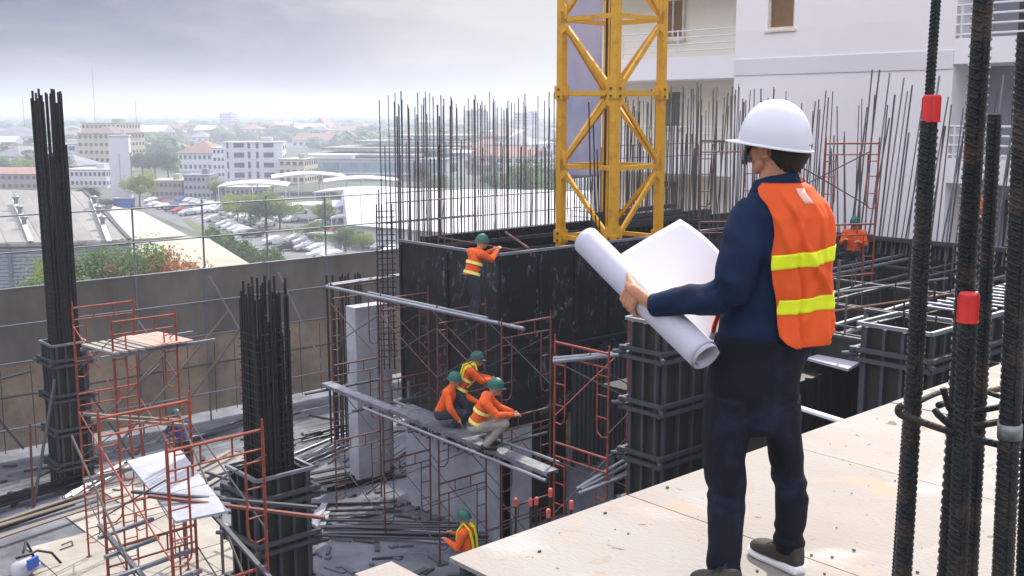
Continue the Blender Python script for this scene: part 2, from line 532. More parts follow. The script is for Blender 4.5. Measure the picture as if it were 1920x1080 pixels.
# ---- perimeter netting fence on a grid of pipes
FB = 28.0
fence = empty('netting_fence', (0, FB, DZ), 'long grey-brown safety netting fence on steel pipes along the far edge of the deck', 'fence')
FT = -2.57 - DZ
xs = [-8.5 + 2.0 * i for i in range(17)]
def net_sheet(x0, x1, z0, z1, mk, sag, off):
    b = MB()
    nx, nz_ = 22, 14
    vs = []
    for j in range(nz_ + 1):
        for i in range(nx + 1):
            u, v = i / nx, j / nz_
            x = x0 + (x1 - x0) * u
            z = z0 + (z1 - z0) * v
            w_ = math.sin(v * math.pi) * math.sin(((u * (x1 - x0) / 2.0) % 1.0) * math.pi)
            y = off + sag * w_ + .05 * noise.noise(Vector((x * 1.1, z * .8, off * 9))) + .025 * noise.noise(Vector((x * 4, z * 1.2, 3)))
            vs.append((x, y, z))
    fs = [(j * (nx + 1) + i, j * (nx + 1) + i + 1, (j + 1) * (nx + 1) + i + 1, (j + 1) * (nx + 1) + i) for j in range(nz_) for i in range(nx)]
    b.add(vs, fs)
    return part('netting_sheet', b, M[mk], fence, smooth=True)
for i in range(0, 16, 2):
    net_sheet(xs[i], xs[i + 2], FT - 1.95, FT - .01, 'mesh_up', .10, .05)
    net_sheet(xs[i], xs[i + 2], .25, FT - 1.90, 'mesh_lo', .14, .12)
for i, x in enumerate(xs):
    h = FT + (1.95 if x > 10 else 1.6)
    rod('post', (x, 0, 0), (x + .02, 0, h), .027, 'galv', fence, 8)
rails = [(FT, 'galv'), (FT - .93, 'galv'), (FT - 1.9, 'galv'), (FT - 2.75, 'galv_dk'), (FT - 3.6, 'galv')]
for z, mk in rails:
    rod('rail', (xs[0] - .3, -.055, z), (xs[-1] + .3, -.055, z), .026, mk, fence, 8)
rod('rail', (xs[0], -.055, FT + .9), (xs[-1], -.055, FT + .9), .022, 'galv', fence, 8)
rod('rail', (xs[0], -.055, FT + 1.82), (xs[-1], -.055, FT + 1.82), .022, 'galv', fence, 8)
# inner mullions of the lower sheets
for i in range(40):
    x = -8 + i * .72 + rnd() * .12
    rod('mullion', (x, .03, .2), (x + (rnd() - .5) * .06, .03, FT - 2.0 + (rnd() - .5) * .1), .012, 'galv_dk', fence, 5)
for (x0, x1, z1) in ((9.0, 12.4, 2.4), (10.2, 14.2, 3.2), (11.4, 14.6, 2.7), (8.6, 12.0, 1.9), (15.4, 13.6, 4.2), (4.5, 7.2, 2.6), (17.2, 15.8, 4.1)):
    beam_piece('brace', (x0, -1.1, .05), (x1, -.1, z1), .06, .045, 'plank' if x0 < 13 else 'galv', fence)

# ---- scaffold frames
def frame_mesh(mk, name='frame', w=1.2, h=1.7, r=.0195):
    b = MB()
    for sx in (-1, 1):
        b.tube([(sx * w / 2, 0, 0), (sx * w / 2, 0, h)], r, 8)
        i_ = sx * (w / 2 - .24)
        b.tube([(sx * w / 2, 0, .32), (i_ + sx * .10, 0, .30), (i_ + sx * .02, 0, .36), (i_, 0, .46), (i_, 0, h - .26)], r * .68, 6)
        for z in (.62, .98, 1.3): b.tube([(sx * w / 2, 0, z), (i_, 0, z)], r * .6, 6)
        b.tube([(sx * w / 2, 0, h), (sx * w / 2, 0, h + .1)], r * .7, 6)
    b.tube([(-w / 2, 0, h - .03), (w / 2, 0, h - .03)], r, 8)
    b.tube([(-w / 2, 0, h - .26), (w / 2, 0, h - .26)], r * .75, 6)
    for x in (-.2, .2): b.tube([(x, 0, h - .26), (x, 0, h - .03)], r * .6, 6)
    return b.mesh(name, M[mk])
FM = {k: frame_mesh(k) for k in ('redp', 'redp2')}
def scaffold(label, a, bb, along, mk, lifts=3, bays=1, bay=1.8, planks=(), z0=DZ, group='scaffold towers', cross=True, tilt=0):
    """along: rotation of the frame plane; the bays follow the frame's normal"""
    t = empty('scaffold_tower', (a, bb, z0), label, 'scaffold', group, rz=along)
    for n in range(bays + 1):
        for k in range(lifts):
            link('frame', FM[mk], (0, n * bay, k * 1.7), (0, 0, tilt * (n - .5)), parent=t)
    for n in range(bays):
        for k in range(lifts):
            if cross:
                for sx in (-.62, .62):
                    rod('cross_brace', (sx, n * bay, k * 1.7 + .4), (sx, (n + 1) * bay, k * 1.7 + 1.35), .011, mk if rnd() < .4 else 'galv_dk', t, 5)
                    rod('cross_brace', (sx * 1.02, n * bay, k * 1.7 + 1.35), (sx * 1.02, (n + 1) * bay, k * 1.7 + .4), .011, 'galv_dk', t, 5)
    for n in range(bays + 1):
        for sx in (-.6, .6):
            rod('base_jack', (sx, n * bay, -.0), (sx, n * bay, .04), .06, 'galv_dk', t, 8)
    for (px_, py, pz, lx, ly, mkk) in planks:
        slab_piece('plank', (px_, py, pz), (lx, ly, .035), mkk, t)
    return t
# ---- column formwork with its rebar cage
def column_form(label, a, bb, z_top, s, bar_top, nb, mk_bar='rebar', studs=4, H=3.5, wal=(0.12, .95, 1.78, 2.6), short=0, r=.016, sx=None, jack=True, ins=.13):
    """z_top: top of the steel form; bars stand up to bar_top"""
    sx = sx or s
    t = empty('column_formwork', (a, bb, z_top - H), label, 'column formwork', 'column forms on the site')
    hx, hy = sx / 2, s / 2
    for (cx, cy, dx, dy) in ((0, -hy, sx, .03), (0, hy, sx, .03), (-hx, 0, .03, s - .035), (hx, 0, .03, s - .035)):
        slab_piece('form_panel', (cx, cy, H / 2), (dx, dy, H - .02), 'formply', t)
    for face in range(4):
        lenf = sx if face % 2 == 0 else s
        n = max(3, round(studs * lenf / s))
        for i in range(n):
            u = -lenf / 2 + .03 + i * (lenf - .06) / (n - 1)
            o = .05
            p = {0: (u, -hy - o), 2: (u, hy + o), 1: (hx + o, u), 3: (-hx - o, u)}[face]
            dims = (.045, .06) if face % 2 == 0 else (.06, .045)
            slab_piece('stud', (p[0], p[1], H / 2), (dims[0], dims[1], H - .06), 'stud', t)
    # bright angle ring on the rim
    for (p, q) in (((-hx - .08, -hy - .08), (hx + .08, -hy - .08)), ((hx + .08, -hy - .08), (hx + .08, hy + .08)), ((hx + .08, hy + .08), (-hx - .08, hy + .08)), ((-hx - .08, hy + .08), (-hx - .08, -hy - .08))):
        beam_piece('rim_angle', (*p, H + .012), (*q, H + .012), .05, .05, 'galv', t)
    for wz in wal:
        z = H - .3 - wz * 1.0
        if z < .1: continue
        for dz in (-.065, .065):
            e = .16
            for (p, q) in (((-hx - e, -hy - .115), (hx + e, -hy - .115)), ((-hx - e, hy + .115), (hx + e, hy + .115))):
                beam_piece('waler', (*p, z + dz), (*q, z + dz), .06, .06, 'stud', t)
            for (p, q) in (((-hx - .115, -hy - e), (-hx - .115, hy + e)), ((hx + .115, -hy - e), (hx + .115, hy + e))):
                beam_piece('waler', (*p, z + dz + .004), (*q, z + dz + .004), .058, .058, 'stud', t)
        for (cx, cy) in ((-1, -1), (1, -1), (1, 1), (-1, 1)):
            b = MB(); b.tube([(cx * (hx + .12) - cx * .05, cy * (hy + .12) - cy * .05, z), (cx * (hx + .12) + cx * .10, cy * (hy + .12) + cy * .10, z)], [.04, .03], 8)
            part('clamp', b, M['galv_dk'], t)
    # bars
    k = 0
    per = []
    m_ = max(2, nb // 4)
    for i in range(m_):
        f = -1 + 2 * i / m_
        per += [(f, -1), (1, f), (-f, 1), (-1, -f)]
    for (fx, fy) in per:
        x, y = fx * (hx - ins), fy * (hy - ins)
        top = bar_top - (z_top - H) + (rnd() - .5) * .35
        jx, jy = (rnd() - .5) * .07, (rnd() - .5) * .07
        rod('rebar', (x, y, H - 1.2), (x + jx, y + jy, top), r, mk_bar, t, 6)
        if rnd() < .75:
            rod('rebar', (x + .04, y + .02, H - 1.0), (x + .05 + jx, y + .03 + jy, top - short - rnd() * .5), r, mk_bar, t, 6)
    b = MB()
    nst = int((bar_top - short - z_top) / .12)
    for i in range(nst):
        z = H + .05 + i * .12
        c = hx - ins + .02, hy - ins + .02
        if z > H + (bar_top - short - z_top) * .93: break
        b.tube([(-c[0], -c[1], z), (c[0], -c[1], z + .01), (c[0], c[1], z), (-c[0], c[1], z + .01), (-c[0], -c[1], z)], .006, 4, False)
    if nst > 1 and len(b.v): part('stirrups', b, M['rebar'], t, kind='stuff')
    return t
c1 = column_form('tall dark column form at far left with bare bars rising above the horizon', 8.6, 25.35, -3.55, .66, 2.15, 24, short=1.0, r=.027, ins=.09)
c2 = column_form('column form beside the orange scaffold frame, its many bars ending below the fence top', 7.6, 13.9, -3.5, .78, -.78, 30, short=.35, r=.019, wal=(.05, .75, 1.5, 2.3))
_q = PD(1243, 600, 15.3)
c3 = column_form('column form just left of the man, standing by the end of the steel walkway', _q.x + .60, _q.y + .36, -1.3, .55, -1.35, 4, H=5.7, sx=1.05, studs=2, wal=(.2, 1.0, 1.8, 2.6, 3.4, 4.2), r=.012)
c4 = column_form('column form right of the man with a grey steel rim, near the slab edge', 13.25, 6.75, -1.0, .85, -.9, 4, H=6.0, sx=.9, wal=(.1, 1.2, 2.3, 3.4, 4.5), r=.012)
# inclined props of the left column
for (a0, b0, a1, b1, z1, nm) in ((7.3, 24.2, 8.2, 24.9, -4.3, 'rusty raking prop left of the tall bare bars column'), (10.0, 24.3, 8.95, 25.1, -4.6, 'rusty raking prop right of the tall bare bars column')):
    t = empty('raking_prop', (a0, b0, DZ), nm, 'prop', 'raking props of the column form')
    rod('tube', (0, 0, 0), (a1 - a0, b1 - b0, z1 - DZ), .035, 'galv_dk', t, 8)
    rod('inner_tube', (0, 0, .02), ((a1 - a0) * .1, (b1 - b0) * .1, (z1 - DZ) * .72), .028, 'redp2', t, 8)
t = empty('prop_frame', (6.4, 24.6, DZ), 'dark standing prop frame at the left edge beside the tall column form', 'prop')
rod('post', (0, 0, 0), (0, 0, 2.9), .035, 'galv_dk', t, 8)
rod('stay', (0, 0, 2.8), (1.0, .3, 1.2), .025, 'galv_dk', t, 8)
rod('stay', (-.6, .2, 0), (0, 0, 1.4), .025, 'galv_dk', t, 8)
rod('head_bar', (-.1, 0, 2.88), (1.3, .4, 2.95), .03, 'galv_dk', t, 8)
b = MB(); b.box((0, 0, .005), (.3, .3, .01)); part('foot_plate', b, M['galv_dk'], t)

# ---- scaffolds
tA = scaffold('orange-red scaffold tower at bottom left with a grey plywood sheet lying on it', 5.35, 11.0, R_(2), 'redp', lifts=3, bays=1, planks=())
# grey sheet + steel battens on tower A
sh_ = [PZ(x, y, z) for (x, y, z) in ((238, 868, -3.05), (335, 842, -3.0), (428, 962, -2.95), (330, 982, -3.02))]
b = MB(); b.add([v - Vector((5.35, 11.0, DZ)) for v in sh_] + [v - Vector((5.35, 11.0, DZ - .03)) for v in sh_], [(3, 2, 1, 0), (4, 5, 6, 7), (0, 1, 5, 4), (1, 2, 6, 5), (2, 3, 7, 6), (3, 0, 4, 7)])
part('loose_sheet', b, M['conc'], tA, rot=(0, 0, R_(-2)))
for i in range(4):
    y = .2 + i * .55
    beam_piece('batten', (-1.15 + .16 * i, y, 3.42 + .04 * i), (-.1 + .2 * (i % 2), y + .12, 3.42 + .04 * i), .055, .04, 'galv', tA)
beam_piece('batten', (-.75, -.1, 3.36), (-.55, 2.1, 3.6), .055, .04, 'galv_dk', tA)
beam_piece('batten', (.45, -.3, 3.36), (.65, 2.3, 3.9), .055, .04, 'galv_dk', tA)
beam_piece('batten', (-.2, 1.4, 4.08), (1.1, -.5, 3.98), .05, .035, 'redp2', tA)
beam_piece('batten', (-.28, 1.7, 4.08), (1.2, -.2, 4.0), .05, .035, 'stud', tA)
for (x0, y0, z0_, x1, y1, z1) in ((-.9, 1.9, 4.9, -.5, .2, 2.3), (.5, 1.9, 4.9, .7, .2, 2.3)):
    rod('stay', (x0, y0, z0_), (x1, y1, z1), .014, 'plank', tA, 6)
tB = scaffold('red scaffold tower between the two left columns carrying pale timber planks', 7.8, 18.7, R_(0), 'redp', lifts=3, bays=1, bay=1.9)
for i in range(5):
    b = MB(); b.box((0, 0, 0), (.10, 1.15, .04)); part('plank', b, M['ply'], tB, loc=(-.66 + i * .16, .45, 4.52 + .004 * i), rot=(0, 0, R_(8)))
for i in range(3):
    b = MB(); b.box((0, 0, 0), (.25, 1.2, .03)); part('plank', b, M['pinkply'], tB, loc=(.14 + i * .265, .45, 4.55), rot=(0, 0, R_(8)))
for y in (-.05, .9): beam_piece('bearer', (-.85, y, 4.46), (1.4, y + .1, 4.46), .06, .06, 'galv', tB)
for y in (.0, .4): beam_piece('bearer', (-.7, y + 1.0, 3.1), (.6, y - .3, 3.0), .08, .05, 'plank', tB)
beam_piece('bearer', (-1.2, .2, 2.2), (.3, .25, 2.25), .07, .07, 'galv', tB)
tM = scaffold('long red scaffold beside the black core wall carrying the workers walkway', 12.78, 13.8, 0, 'redp2', lifts=3, bays=3, bay=1.84)
tM2 = None and scaffold('lone red scaffold tower in the gap before the corner of the core wall', 11.2, 12.75, R_(0), 'redp2', lifts=2, bays=1, bay=1.6)
tC = scaffold('red scaffold tower between the core wall and the column form left of the man', 11.95, 11.62, R_(-90), 'redp', lifts=3, bays=1, bay=1.8)
# far scaffold frames standing near the white building
for (x, y0, D, nm, k) in ((1592, 405, 22.5, 'orange scaffold frame standing against the white building wall right of the man', 2), (1362, 400, 22.5, 'dark scaffold frame left of the white helmet before the white building', 2)):
    p = PD(x, y0, D)
    t = empty('scaffold_tower', (p.x, p.y, -1.4), nm, 'scaffold', 'lone scaffold frames before the white building', rz=R_(-32))
    zz = p.z + 1.4
    for s_ in range(2):
        link('frame', FM['redp' if x > 1500 else 'redp2'], (0, 0, zz - .15 + (s_ - 1) * 1.7), parent=t)
    if x > 1500:
        rod('cross_brace', (.45, .05, zz + .2), (-1.95, .05, zz + 1.5), .014, 'galv_dk', t, 6)
        rod('cross_brace', (-1.95, .08, zz + .2), (.45, .08, zz + 1.35), .014, 'galv_dk', t, 6)

# ---- pipes and walkways on the middle scaffold
def pipe_thing(name, label, cat, pts_list, r, mk, group=None):
    p0 = Vector(pts_list[0][0])
    t = empty(name, p0, label, cat, group)
    for (p, q) in pts_list: rod('pipe', Vector(p) - p0, Vector(q) - p0, r, mk, t, 8)
    return t
zt = -1.93
pipe_thing('ledger_pipe', 'pair of grey pipes on top of the red scaffold under the topmost worker', 'pipe', [((12.25, 19.6, zt), (12.3, 13.35, zt)), ((12.13, 19.4, zt + .03), (12.2, 13.9, zt + .03)), ((12.38, 18.2, zt + .02), (12.38, 14.4, zt + .02))], .035, 'galv')
pipe_thing('ledger_pipe', 'short pipe pair from the scaffold corner to the fence', 'pipe', [((12.2, 19.45, zt + .06), (14.3, 19.6, zt + .06)), ((12.2, 19.3, zt + .06), (14.3, 19.45, zt + .06))], .03, 'galv')
wk = empty('steel_walkway', (11.9, 19.4, -4.0), 'long grey steel plank walkway the crouching workers stand on', 'walkway')
def plank_steel(parent, p, q, wd, mk='galv'):
    p, q = Vector(p), Vector(q)
    d = (q - p).normalized()
    s_ = d.cross(Vector((0, 0, 1))).normalized()
    b = MB()
    b.beam(p, q, wd, .03)
    for k in (-1, 1): b.beam(p + s_ * k * wd / 2 + Vector((0, 0, -.02)), q + s_ * k * wd / 2 + Vector((0, 0, -.02)), .02, .07)
    n = int((q - p).length / .12)
    return part('steel_plank', b, M[mk], parent)
plank_steel(wk, (0.15, 0, 0), (-.02, -2.7, 0), .25)
plank_steel(wk, (-.02, -2.8, .03), (-.2, -7.4, -.03), .25)
plank_steel(wk, (.27, -2.75, .03), (.16, -5.2, -.01), .25)
rod('pipe', (-.25, -2.0, -.07), (-.45, -7.5, -.1), .03, 'galv', wk, 8)
rod('pipe', (.5, -2.0, -.07), (.35, -7.0, -.1), .03, 'galv', wk, 8)
for y in (-.2, -2.0, -3.85, -5.6): rod('transom', (-.5, y, -.1), (1.4, y, -.1), .028, 'galv_dk', wk, 8)
pipe_thing('ledger_pipe', 'bright twin pipes from the red tower to the column form left of the man', 'pipe', [((11.6, 11.9, -2.15), (12.2, 10.9, -1.95)), ((11.75, 12.05, -2.15), (12.35, 10.95, -1.95))], .035, 'galv')
pipe_thing('ledger_pipe', 'sheaf of grey pipes reaching from the walkway end to the column form', 'pipe', [((11.55, 11.3, -4.1), (12.6, 10.9, -3.6)), ((11.6, 11.25, -4.1), (12.7, 10.85, -3.68)), ((11.65, 11.15, -4.12), (12.75, 10.8, -3.78)), ((11.5, 11.2, -4.13), (12.5, 10.75, -3.85))], .03, 'galv')

# ---- core wall: black forms over pale concrete
CA, CB = 13.7, 15.6                # front corner
core = empty('core_wall', (CA, CB, DZ), 'big concrete core wall wrapped in scuffed black form panels', 'wall')
HT, HB = -1.0 - DZ, 2.0            # form from 2.0 to 6.0 above the deck
def panel(p, q, z0, z1, th=.07, mk='form', name='form_panel'):
    beam = MB()
    P, Q = Vector((p[0], p[1], 0)), Vector((q[0], q[1], 0))
    d = (Q - P).normalized()
    n = Vector((d.y, -d.x, 0))
    vs = []
    for z in (z0, z1):
        for e, s_ in ((P, 0), (Q, 0), (Q, 1), (P, 1)):
            v = e - n * th * s_
            vs.append((v.x, v.y, z))
    beam.add(vs, [(3, 2, 1, 0), (4, 5, 6, 7), (0, 1, 5, 4), (1, 2, 6, 5), (2, 3, 7, 6), (3, 0, 4, 7)])
    return part(name, beam, M[mk], core)
# left face (a const), two wide panels; front face (b const)
def run(p, q, n, z0, z1, mk='form'):
    p, q = Vector(p), Vector(q)
    for i in range(n):
        a_ = p.lerp(q, i / n + .004)
        b_ = p.lerp(q, (i + 1) / n - .004)
        off = .006 * (i % 2)
        panel(a_, b_, z0, z1 - .03 * (i % 2) * 0)
        e = p.lerp(q, i / n)
        slab_piece('seam_batten', (e.x - .0, e.y - .0, (z0 + z1) / 2 - .03), (.06, .06, z1 - z0 - .08), 'stud_dk', core)
run((0, 3.25), (0, 0), 2, HB, HT)
run((0, 0), (9.6, 0), 9, HB + .45, HT)
# rim angles
beam_piece('rim_angle', (-.01, 3.3, HT + .02), (-.01, 0, HT + .02), .06, .05, 'galv', core)
beam_piece('rim_angle', (0, -.01, HT + .025), (9.6, -.01, HT + .025), .06, .05, 'galv', core)
# pale concrete below
panel((.05, 3.25), (.05, .05), 0, HB - .02, .3, 'conc', 'concrete_wall')
panel((.06, .05), (.95, .05), 0, HB + .43, .3, 'conc', 'concrete_wall')
panel((2.3, .05), (3.5, .05), 0, HB + .7, .3, 'conc', 'concrete_wall')
panel((4.6, .05), (9.6, .05), 0, HB + .43, .3, 'conc_dk', 'concrete_wall')
panel((.96, .4), (2.3, .4), 0, HB + .43, .2, 'stud_dk', 'dark_opening_panel')  # near-black panel stands in for the shade inside the opening
panel((3.5, .4), (4.6, .4), 0, HB + .43, .2, 'stud_dk', 'dark_opening_panel')
# ragged ties and cement under the forms
b = MB()
for i in range(60):
    y = rnd() * 3.2
    z = HB - .02 - rnd() * .10
    b.beam((-.05, y, z), (-.08 - rnd() * .05, y + (rnd() - .5) * .4, z - .01 - rnd() * .12), .02 + rnd() * .03, .02 + rnd() * .03)
part('tie_debris', b, M['formply'], core, kind='stuff')
# vertical steel studs on the lower part of the front
for i in range(22):
    x = 2.0 + i * .135
    slab_piece('stud', (x, -.12, 2.55 + .1 * math.sin(i)), (.06, .10, 2.6), 'stud', core)
for i in range(12):
    slab_piece('stud', (6.0 + i * .16, -.12, 4.2), (.06, .10, 3.2), 'stud', core)
slab_piece('waler', (2.0, -.24, 4.0), (4.0, .1, .08), 'stud_dk', core)
for i in range(3):
    b = MB(); b.box((0, 0, 0), (.05, .05, 1.1)); part('lifting_stud', b, M['galv'], core, loc=(-.14, .25 + i * 1.3, HT - 3.6))
# pale cement spills and chipped edges on the forms
b = MB()
def chips(p, q, n, jx, sz):
    p, q = Vector(p), Vector(q)
    for i in range(n):
        e = p.lerp(q, rnd())
        s = sz * (.3 + rnd() ** 2 * 1.2)
        e.z += (rnd() - .5) * jx
        e.x += (rnd() - .5) * jx if abs(q.x - p.x) < .1 and p.y < .2 and q.y < .2 else 0
        b.box(e, (s, .03 if p.y < .2 and q.y < .2 else s, s * (.4 + 1.2 * rnd())), 0)
chips((1.06, -.012, HT - .1), (1.06, -.012, HT - 3.4), 34, .10, .05)
chips((1.06, -.012, HT - 3.4), (2.6, -.012, HT - 3.0), 50, .12, .08)
chips((2.13, -.012, HT - .3), (2.13, -.012, HT - 2.6), 26, .08, .05)
chips((1.3, -.012, HT - 1.5), (2.0, -.012, HT - 1.1), 22, .06, .05)
chips((-.012, .1, HT - .06), (-.012, 3.2, HT - .06), 30, .06, .04)
chips((-.012, 1.7, HT - .1), (-.012, 1.7, HT - 3.6), 34, .2, .05)
chips((.2, -.012, HT - .05), (6, -.012, HT - .05), 30, .05, .04)
part('cement_chips', b, M['conc_dk'], core, kind='stuff')
# back wall of the core and side returns, dark
BB = 3.7
panel((1.2, BB + .2), (11.8, BB + .2), 0, HT - .05, .25, 'stud_dk', 'back_wall')
panel((9.6, BB), (9.6, .1), 0, HT - .3, .25, 'stud_dk', 'side_wall')
# horizontal channels on the back form seen through the opening
for k in range(3): beam_piece('channel', (0.3, BB - .1, HT - .25 - k * .3), (9.4, BB - .1, HT - .25 - k * .3), .06, .09, 'stud', core)
for i in range(34): slab_piece('stud', (.4 + i * .28, BB - .05, HT - .5), (.05, .05, .85), 'stud_dk', core)
rod('tie_bar', (1.0, .2, HT + .04), (3.2, 3.4, HT - .05), .03, 'redp2', core, 6)
rod('tie_bar', (1.0, 3.2, HT + .02), (.9, .2, HT - .02), .02, 'redp2', core, 6)
# starter bars: back wall and left wall
def bars(parent, p, q, n, z0, z1, jz, r=.011, lean=.06, mk='rebar_far', rows=2, off=.18):
    p, q = Vector(p), Vector(q)
    d = (q - p).normalized()
    s_ = Vector((-d.y, d.x))
    for i in range(n):
        for k in range(rows):
            if rnd() < .12: continue
            e = p.lerp(q, (i + .5 + (rnd() - .5) * .5) / n) + s_ * (k * off)
            top = z1 + (rnd() - .5) * jz - (1.1 if rnd() < .35 else 0)
            lx, ly = (rnd() - .5) * lean, (rnd() - .5) * lean
            rod('starter_bar', (e.x, e.y, z0), (e.x + lx, e.y + ly, top), r * (.85 + .5 * rnd()), mk, parent, 5)
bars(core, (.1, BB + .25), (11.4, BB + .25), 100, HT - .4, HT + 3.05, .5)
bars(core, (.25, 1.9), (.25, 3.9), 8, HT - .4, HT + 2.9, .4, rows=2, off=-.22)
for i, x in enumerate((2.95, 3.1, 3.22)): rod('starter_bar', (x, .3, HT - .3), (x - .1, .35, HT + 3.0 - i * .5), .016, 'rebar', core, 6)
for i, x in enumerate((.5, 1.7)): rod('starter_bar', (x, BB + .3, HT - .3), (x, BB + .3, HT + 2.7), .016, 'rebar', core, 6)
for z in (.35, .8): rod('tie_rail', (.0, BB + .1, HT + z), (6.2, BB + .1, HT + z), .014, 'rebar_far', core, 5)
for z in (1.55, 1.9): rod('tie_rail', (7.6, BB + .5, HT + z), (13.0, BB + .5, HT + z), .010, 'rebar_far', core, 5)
b = MB()
for i in range(26): b.beam((-.0, 3.45, HT - 2.6 + i * .13), (-.35, 3.65, HT - 2.6 + i * .13), .02, .02)
for i in range(4): b.tube([(-.05 - .1 * i, 3.5 + .05 * i, HT - 2.9), (-.05 - .1 * i, 3.5 + .05 * i, HT + .8)], .014, 5)
part('corner_ladder_mesh', b, M['rebar'], core, kind='stuff')
# square bundle behind, left of core
cg = empty('rebar_bundle', (15.3, 23.3, DZ), 'short clump of dark bars standing against the fence left of the core wall', 'rebar')
for i in range(14):
    x, y = (i % 7) * .16 - .5, (i // 7) * .35
    rod('rebar', (x, y, 0), (x + (rnd() - .5) * .05, y, 4.6 - (.9 if i % 3 == 0 else 0)), .028, 'rebar', cg, 6)
_q = PD(690, 700, 24.8)
cp = empty('concrete_pier', (_q.x, _q.y, DZ), 'pale bluish concrete pier behind the red scaffold, left of the core wall', 'pier')
b = MB(); b.box((0, 0, 2.15), (.9, .4, 4.3)); part('shaft', b, M['conc'], cp)
b = MB(); b.box((.55, .1, 1.9), (.25, .3, 3.8)); part('side_pilaster', b, M['conc'], cp)

# ---- tower crane mast
def crane():
    a, bb = PD(1143, 400, 25.0).xy
    t = empty('crane_mast', (a, bb, DZ), 'yellow lattice tower crane mast rising out of the core wall', 'crane', rz=R_(2))
    s = 1.62
    h = s / 2
    lw = .17
    H0, ph = DZ, 1.66
    zj0 = 0.55 - DZ          # a panel joint height
    levels = [zj0 + ph * k for k in range(-4, 6)]
    for (i, j) in ((-1, -1), (1, -1), (1, 1), (-1, 1)):
        b = MB()
        # angle-shaped leg
        b.box((i * h, j * (h - .0), 6.9), (lw, lw, 14.4))
        part('leg', b, M['yellow'], t)
        for k, z in enumerate(levels):
            if k % 2 == 1:
                b = MB(); b.box((i * h, j * h, z + .02), (lw + .07, lw + .07, .30)); part('leg_splice', b, M['yellow'], t)
                for dz in (-.07, .09):
                    b = MB()
                    b.tube([(i * h - i * .0, j * h - j * .16, z + dz), (i * h, j * h - j * .16 - .0, z + dz)], .03, 6) if False else None
                    b.box((i * (h - .02), j * h + (-.13 if j < 0 else .13), z + dz), (.05, .03, .05)); b.box((i * h + (-.13 if i < 0 else .13), j * (h - .02), z + dz), (.03, .05, .05))
                    part('bolt', b, M['rust'], t)
    faces = [((-1, -1), (1, -1)), ((1, -1), (1, 1)), ((1, 1), (-1, 1)), ((-1, 1), (-1, -1))]
    for fi, (p, q) in enumerate(faces):
        n_out = Vector(((p[0] + q[0]) / 2, (p[1] + q[1]) / 2, 0)) * .03
        P, Q = Vector((p[0] * h, p[1] * h, 0)) + n_out, Vector((q[0] * h, q[1] * h, 0)) + n_out
        for k in range(len(levels)):
            z = levels[k]
            d = (Q - P).normalized()
            b = MB(); b.beam(P + Vector((0, 0, z)) + d * .08, Q + Vector((0, 0, z)) - d * .08, .07, .10); part('horizontal', b, M['yellow'], t)
            if k + 1 < len(levels):
                z2 = levels[k + 1]
                A, B_ = (P, Q) if (k + fi) % 2 else (Q, P)
                dd = (B_ - A).normalized()
                b = MB(); b.beam(A + dd * .12 + Vector((0, 0, z + .12)) , B_ - dd * .12 + Vector((0, 0, z2 - .12)), .075, .10); part('diagonal', b, M['yellow'], t)
                # gusset plates at both ends
                for (E, zz, sg, up) in ((A, z + .10, 1, 1), (B_, z2 - .10, -1, -1)):
                    n2 = n_out.normalized() * .045
                    e = E + n2
                    g_ = MB()
                    x = dd * sg
                    pts = [e + x * .05 + Vector((0, 0, zz - .22)), e + x * .19 + Vector((0, 0, zz - .16 )), e + x * .23 + Vector((0, 0, zz + .12 * up)), e + x * .12 + Vector((0, 0, zz + .28)), e + x * .05 + Vector((0, 0, zz + .28))]
                    m2 = n_out.normalized() * .012
                    vs = [v - m2 for v in pts] + [v + m2 for v in pts]
                    g_.add(vs, [(0, 1, 2, 3, 4), (9, 8, 7, 6, 5)] + [(i, 5 + i, 5 + (i + 1) % 5, (i + 1) % 5) for i in range(5)])
                    part('gusset_plate', g_, M['yellow'], t)
    # ladder inside the mast
    for x in (-.17, .17): rod('ladder_rail', (.35 + x, .2, 0), (.35 + x, .2, 14), .018, 'galv_dk', t, 6)
    b = MB()
    for i in range(46): b.tube([(.18, .2, .3 + i * .3), (.52, .2, .3 + i * .3)], .011, 5)
    part('ladder_rungs', b, M['galv_dk'], t, kind='stuff')
    rod('hoist_cable', (-.55, -.30, 1), (-.50, -.28, 14.2), .028, 'black', t, 6)
    return t
crane()
# lilac-blue sheeting hanging behind the mast's left bay
p0, p1 = PD(1050, 100, 27.0), PD(1129, 100, 27.0)
b = MB()
nx, nz_ = 10, 30
zt_, zb_ = PD(1090, -40, 27).z, PD(1090, 338, 27).z
vs = []
for j in range(nz_ + 1):
    for i in range(nx + 1):
        e = p0.lerp(p1, i / nx)
        z = zb_ + (zt_ - zb_) * j / nz_ + (.12 * (i / nx) if j == 0 else 0)
        n_ = .10 * noise.noise(Vector((i * .35, j * .22, 1.7)))
        vs.append((e.x - p0.x + FV.x * n_, e.y - p0.y + FV.y * n_, z - zb_))
b.add(vs, [(j * (nx + 1) + i, j * (nx + 1) + i + 1, (j + 1) * (nx + 1) + i + 1, (j + 1) * (nx + 1) + i) for j in range(nz_) for i in range(nx)])
o = link('sheeting', b.mesh('sheeting', M['tarp'], True), (p0.x, p0.y, zb_))
so = o.modifiers.new('thickness', 'SOLIDIFY'); so.thickness = .01
tag(o, 'blue and lilac plastic sheeting hanging behind the left bay of the yellow mast', 'sheeting')
p = PD(1165, 408, 27)
t = empty('timber_beam_stack', (p.x, p.y, -1.3), 'dark form beams lying across the core behind the mast', 'beams')
for k in range(3): beam_piece('beam', (-1.3, -.3, .35 + k * .14), (2.2, -.3 + .2 * k, .35 + k * .14), .12, .11, 'stud', t)

